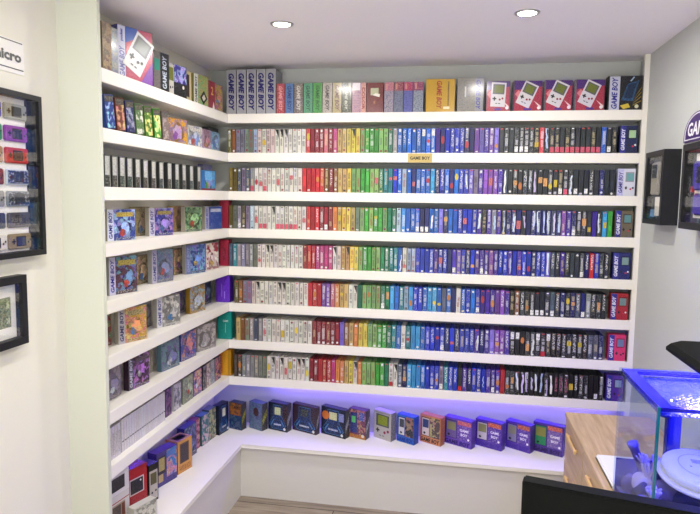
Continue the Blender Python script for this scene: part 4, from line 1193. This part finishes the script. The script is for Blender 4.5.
# water surface
bm = bmesh.new()
bmesh.ops.create_grid(bm, x_segments=110, y_segments=120, size=.5)
for v in bm.verts:
    x_, y_ = v.co.x * (TX1 - TX0 - 2 * g - .002), v.co.y * (TY1 - TY0 - 2 * g - .002)
    u_ = x_ * .8 + y_ * .6 + .008 * math.sin(y_ * 40) + .006 * math.sin(x_ * 55 + 1)
    v_ = x_ * .5 - y_ * .85 + .007 * math.sin(x_ * 48 + 2)
    zz = .0011 * math.sin(u_ * 560) + .0006 * math.sin(u_ * 860 + v_ * 200) + .0005 * math.sin(v_ * 420)
    v.co = Vector((x_, y_, TZ1 - .022 - TZ0 + zz))
link('water', bm, M['water'], t, True)
# sand bed (wavy), rocks, corals, white disc
bm = bmesh.new()
bmesh.ops.create_grid(bm, x_segments=24, y_segments=24, size=.5)
for v in bm.verts:
    v.co = Vector((v.co.x * (TX1 - TX0 - 2 * g - .001), v.co.y * (TY1 - TY0 - 2 * g - .001), .035 + .006 * math.sin(v.co.x * 17) * math.cos(v.co.y * 13)))
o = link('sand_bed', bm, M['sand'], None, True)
o.location = (t.location.x, t.location.y, TZ0)
tag(o, 'blue lit sand covering the bottom of the fish tank', 'sand', kind='stuff')
def rock(name, loc, r, mat, label, cat, seed, sq=(1, 1, .8), group=None):
    rnd = random.Random(seed)
    bm = bmesh.new()
    bmesh.ops.create_icosphere(bm, subdivisions=3, radius=1)
    ph = [(Vector((rnd.uniform(-1, 1), rnd.uniform(-1, 1), rnd.uniform(-1, 1))).normalized(), rnd.uniform(2, 6), rnd.uniform(0, 6)) for _ in range(7)]
    for v in bm.verts:
        n = v.co.normalized()
        k_ = 1 + sum(.09 * math.sin(f_ * n.dot(d_) + p_) for d_, f_, p_ in ph)
        v.co = Vector((n.x * r * k_ * sq[0], n.y * r * k_ * sq[1], n.z * r * k_ * sq[2]))
    lo_ = min(v.co.z for v in bm.verts)
    for v in bm.verts: v.co.z -= lo_
    o = link(name, bm, mat, None, True); o.location = loc
    return tag(o, label, cat, group)
zs = TZ0 + .03
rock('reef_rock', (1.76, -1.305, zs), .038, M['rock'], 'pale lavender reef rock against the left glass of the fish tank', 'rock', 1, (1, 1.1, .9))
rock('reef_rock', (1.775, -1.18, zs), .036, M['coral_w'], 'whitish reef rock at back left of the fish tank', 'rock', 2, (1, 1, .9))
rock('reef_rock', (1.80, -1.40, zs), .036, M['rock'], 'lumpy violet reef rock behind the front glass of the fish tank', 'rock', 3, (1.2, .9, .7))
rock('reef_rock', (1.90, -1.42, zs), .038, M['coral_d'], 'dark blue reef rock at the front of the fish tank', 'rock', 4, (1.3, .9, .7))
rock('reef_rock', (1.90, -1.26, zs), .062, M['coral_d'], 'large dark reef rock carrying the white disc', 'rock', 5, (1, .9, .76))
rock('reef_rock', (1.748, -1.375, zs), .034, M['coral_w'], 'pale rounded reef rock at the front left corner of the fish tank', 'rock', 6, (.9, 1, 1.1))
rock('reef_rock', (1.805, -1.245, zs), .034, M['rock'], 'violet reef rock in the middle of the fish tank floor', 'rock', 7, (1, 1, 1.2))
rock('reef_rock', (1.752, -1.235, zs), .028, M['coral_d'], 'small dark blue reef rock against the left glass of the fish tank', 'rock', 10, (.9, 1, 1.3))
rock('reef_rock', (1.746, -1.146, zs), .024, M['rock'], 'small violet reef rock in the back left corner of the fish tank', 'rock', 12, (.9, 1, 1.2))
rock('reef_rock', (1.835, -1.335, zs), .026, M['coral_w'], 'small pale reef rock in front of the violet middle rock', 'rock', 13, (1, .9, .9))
# white disc on the rock: rim, face, hub
dk = empty('white_disc', (1.9, -1.255, .803)); dk.rotation_euler = (.16, .06, 0)
tag(dk, 'round white lid shaped device resting on rock inside the fish tank', 'device')
lathe('shell', [(.06, -.012), (.092, -.008), (.1, .002), (.1, .014), (.094, .02), (.05, .023), (.01, .0235)], M['white_pl'], dk, 48)
lathe('lower_ring', [(.09, -.018), (.108, -.018), (.111, -.012), (.108, -.007), (.09, -.007)], M['cream'], dk, 48)
mb = MB(); f = Face(mb, lambda a, b, e: (a, b, .0245 + e), 1, 1)
for i in range(24):
    a0 = i * PI / 12
    f.mb.poly([(r_ * math.cos(q), r_ * math.sin(q), .0243) for r_, q in ((.058, a0), (.0595, a0), (.0595, a0 + PI / 12), (.058, a0 + PI / 12))], hx('#9a9aa8'))
f.rect(-.02, .01, .015, .03, hx('#b4b4c2'), hx('#8a8a9a'), .5); f.ngon(.02, -.02, .003, hx('#55556a')); f.ngon(-.03, -.01, .003, hx('#55556a'))
mb.build('markings', PRINT, dk)
# branching coral, pink coral, polyp
def coral(name, loc, mat, label, seed, hgt=.09, r=.007, n=6, loc_spread=.5):
    rnd = random.Random(seed)
    bm = bmesh.new(); skin = []
    me = bpy.data.meshes.new(name)
    vs = [(0, 0, 0)]; es = []; rad = [r * 1.5]
    def grow(p, d, L, rr, lev):
        st = 3; cur = p
        for i in range(st):
            v = Vector(vs[cur]) + d * (L / st)
            vs.append(tuple(v)); es.append((cur, len(vs) - 1)); rad.append(rr * (1 - .12 * i)); cur = len(vs) - 1
            d = (d + Vector((rnd.uniform(-.25, .25), rnd.uniform(-.25, .25), .1))).normalized()
        if lev > 0:
            for _ in range(2):
                grow(cur, (d + Vector((rnd.uniform(-.8, .8), rnd.uniform(-.8, .8), .15))).normalized(), L * .7, rr * .75, lev - 1)
    for i in range(n):
        a_ = i * 2 * PI / n
        grow(0, Vector((math.cos(a_) * loc_spread, math.sin(a_) * loc_spread, 1)).normalized(), hgt * .45, r, 1)
    me.from_pydata(vs, es, [])
    o = bpy.data.objects.new(name, me); COL.objects.link(o)
    sk = o.modifiers.new('skin', 'SKIN'); sk.use_smooth_shade = True
    for v, q in zip(me.skin_vertices[0].data, rad): v.radius = (q, q)
    me.skin_vertices[0].data[0].use_root = True
    o.modifiers.new('sub', 'SUBSURF').levels = 1
    dg = bpy.context.evaluated_depsgraph_get()
    m2 = bpy.data.meshes.new_from_object(o.evaluated_get(dg)); bpy.data.objects.remove(o)
    m2.materials.clear(); m2.materials.append(mat)
    o = bpy.data.objects.new(name, m2); COL.objects.link(o); o.location = loc
    for p_ in m2.polygons: p_.use_smooth = True
    return tag(o, label, 'coral')
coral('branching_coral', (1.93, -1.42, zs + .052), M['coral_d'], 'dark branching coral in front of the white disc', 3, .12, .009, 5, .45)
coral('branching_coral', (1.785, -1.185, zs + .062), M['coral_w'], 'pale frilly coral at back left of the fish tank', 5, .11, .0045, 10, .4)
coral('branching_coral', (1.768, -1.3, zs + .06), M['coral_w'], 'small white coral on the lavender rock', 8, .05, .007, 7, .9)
rock('mushroom_coral', (1.862, -1.435, zs + .03), .014, M['coral_p'], 'small pink mushroom coral behind the front glass', 'coral', 9, (1.2, .8, .6))
po = lathe('ring_polyp', [(.004, 0), (.006, .012), (.013, .02), (.014, .023), (.009, .024), (.006, .02)], M['coral_y'], None, 16, (1.885, -1.452, zs + .034))
po.rotation_euler = (.6, 0, 0)
tag(po, 'pale ring shaped polyp behind the front glass', 'coral')

fl = empty('aquarium_filter', (1.865, -1.125, TZ0 + .03)); tag(fl, 'dark blue upright filter at the back of the fish tank', 'filter')
solid('column', [(-.02, .02, -.018, .014, .0, .3)], M['pump'], fl, bevel=.004)
o = lathe('pump_head', [(.004, -.018), (.026, -.016), (.03, -.008), (.03, .012), (.026, .018)], M['pump'], fl, 28, (-.028, -.008, .275))
o.rotation_euler = (PI / 2, 0, 0)
pp = lathe('outlet_pipe', [(.013, 0), (.013, .14), (.016, .142), (.016, .155), (.01, .155)], M['pipe'], None, 20, (1.808, -1.132, TZ0 + .045))
pp.rotation_euler = (.03, -.4, 0)
tag(pp, 'lavender pipe leaning across the back left of the fish tank', 'pipe')
# black light over the tank on an arm from the wall
lp = empty('aquarium_light', (1.915, -1.29, 1.15)); tag(lp, 'flat black aquarium light reaching over the fish tank from the wall', 'light')
bm = bmesh.new()
lo4 = [(-.105, -.2), (.1, -.2), (.1, .145), (-.06, .145), (-.105, .1)]
def ring(sc, z): return [bm.verts.new((x * sc, y * sc, z)) for x, y in lo4]
R_ = [ring(.93, -.012), ring(1, -.006), ring(1, .003), ring(.9, .016)]
bm.faces.new(R_[0][::-1]); bm.faces.new(R_[-1])
for a_, b_ in zip(R_, R_[1:]):
    for i in range(5):
        j = (i + 1) % 5; bm.faces.new((a_[i], a_[j], b_[j], b_[i]))
link('lamp_head', bm, M['tvblack'], lp)
solid('arm', [(.085, .1345, -.03, .03, -.006, .008), (.1225, .1345, -.05, .05, -.06, .03)], M['tvblack'], lp)
solid('led_panel', [(-.06, .06, -.12, .08, -.0145, -.0115)], M['blue_on'], lp)
def area(name, loc, rot, sx, sy, e, col, spread=PI):
    ld = bpy.data.lights.new(name, 'AREA'); ld.shape = 'RECTANGLE'; ld.size = sx; ld.size_y = sy; ld.energy = e; ld.color = col; ld.spread = spread
    o = bpy.data.objects.new(name, ld); COL.objects.link(o); o.location = loc; o.rotation_euler = rot
    return o
area('aquarium_led', (1.91, -1.30, 1.131), (0, 0, 0), .12, .2, 13, (.05, .04, 1))
area('added_water_glint_lamp', (1.96, -1.36, 1.131), (0, 0, 0), .03, .05, .6, (.8, .95, 1))  # added lamp, stands in for sunlight reflected on the water

# LED strips glowing under the lowest shelves
st = empty('led_strip', (0, 0, SH[7] - TH)); tag(st, 'thin violet LED strip glowing under the lowest shelves', 'light strip')
solid('strip', [(.02, 2.0, YB - .03, YB - .022, -.004, -.0003)], M['blue_on'], st)
solid('strip', [(XL + .022, XL + .03, -1.1, .1, -.004, -.0003)], M['blue_on'], st)
area('led_strip_back', (1.1, YB - .026, SH[7] - TH - .006), (math.radians(-10), 0, 0), 1.8, .01, 2.7, (.26, .16, 1))
area('led_strip_left', (XL + .026, -.45, SH[7] - TH - .006), (0, math.radians(-10), 0), .01, 1.1, .22, (.30, .19, 1))

# ------------------------------------------------------------------ desk and monitor in the foreground
dk_ = empty('desk', (1.72, -2.0, 0)); tag(dk_, 'white desk carrying the black monitor', 'desk')
solid('desk_top', [(-.42, .32, -.32, .28, .7, .73)], M['shelf'], dk_, bevel=.002)
for x, y in ((-.4, -.3), (-.4, .24), (.27, -.3), (.27, .24)):
    solid('leg', [(x, x + .04, y, y + .04, 0, .7)], M['shelf'], dk_)
mo = empty('monitor', (1.63, -1.955, .73), math.radians(-13)); tag(mo, 'black flat monitor standing in the foreground', 'monitor')
hgt = 1.025 - .73
solid('housing', [(-.3, .3, -.004, .03, .035, hgt)], M['tvblack'], mo, bevel=.003)
solid('screen', [(-.295, .295, -.0055, -.004, .043, hgt - .005)], M['screenblk'], mo)
solid('stand', [(-.03, .03, .03, .05, .01, .2), (-.12, .12, -.06, .1, .0005, .012)], M['tvblack'], mo, bevel=.002)

# ------------------------------------------------------------------ world and colour
w = bpy.data.worlds.new('room_world'); SC.world = w; w.use_nodes = True
w.node_tree.nodes['Background'].inputs[0].default_value = (1, .975, .93, 1); w.node_tree.nodes['Background'].inputs[1].default_value = 1.1
wn = w.node_tree
tcw = N(wn, 'ShaderNodeTexCoord'); sx = N(wn, 'ShaderNodeSeparateXYZ'); mw = N(wn, 'ShaderNodeMapRange')
mw.inputs['From Min'].default_value = -.15; mw.inputs['From Max'].default_value = .1
mw.inputs['To Min'].default_value = 3.2; mw.inputs['To Max'].default_value = .85      # added gradient, brighter below the horizon to lift the ceiling
wn.links.new(tcw.outputs['Generated'], sx.inputs[0]); wn.links.new(sx.outputs['Z'], mw.inputs['Value'])
wn.links.new(mw.outputs[0], wn.nodes['Background'].inputs[1])
vs = SC.view_settings
vs.view_transform = 'Standard'; vs.look = 'None'; vs.gamma = 1; vs.use_curve_mapping = False
vs.exposure = .4
SC.cycles.max_bounces = 10
SC.cycles.transparent_max_bounces = 16
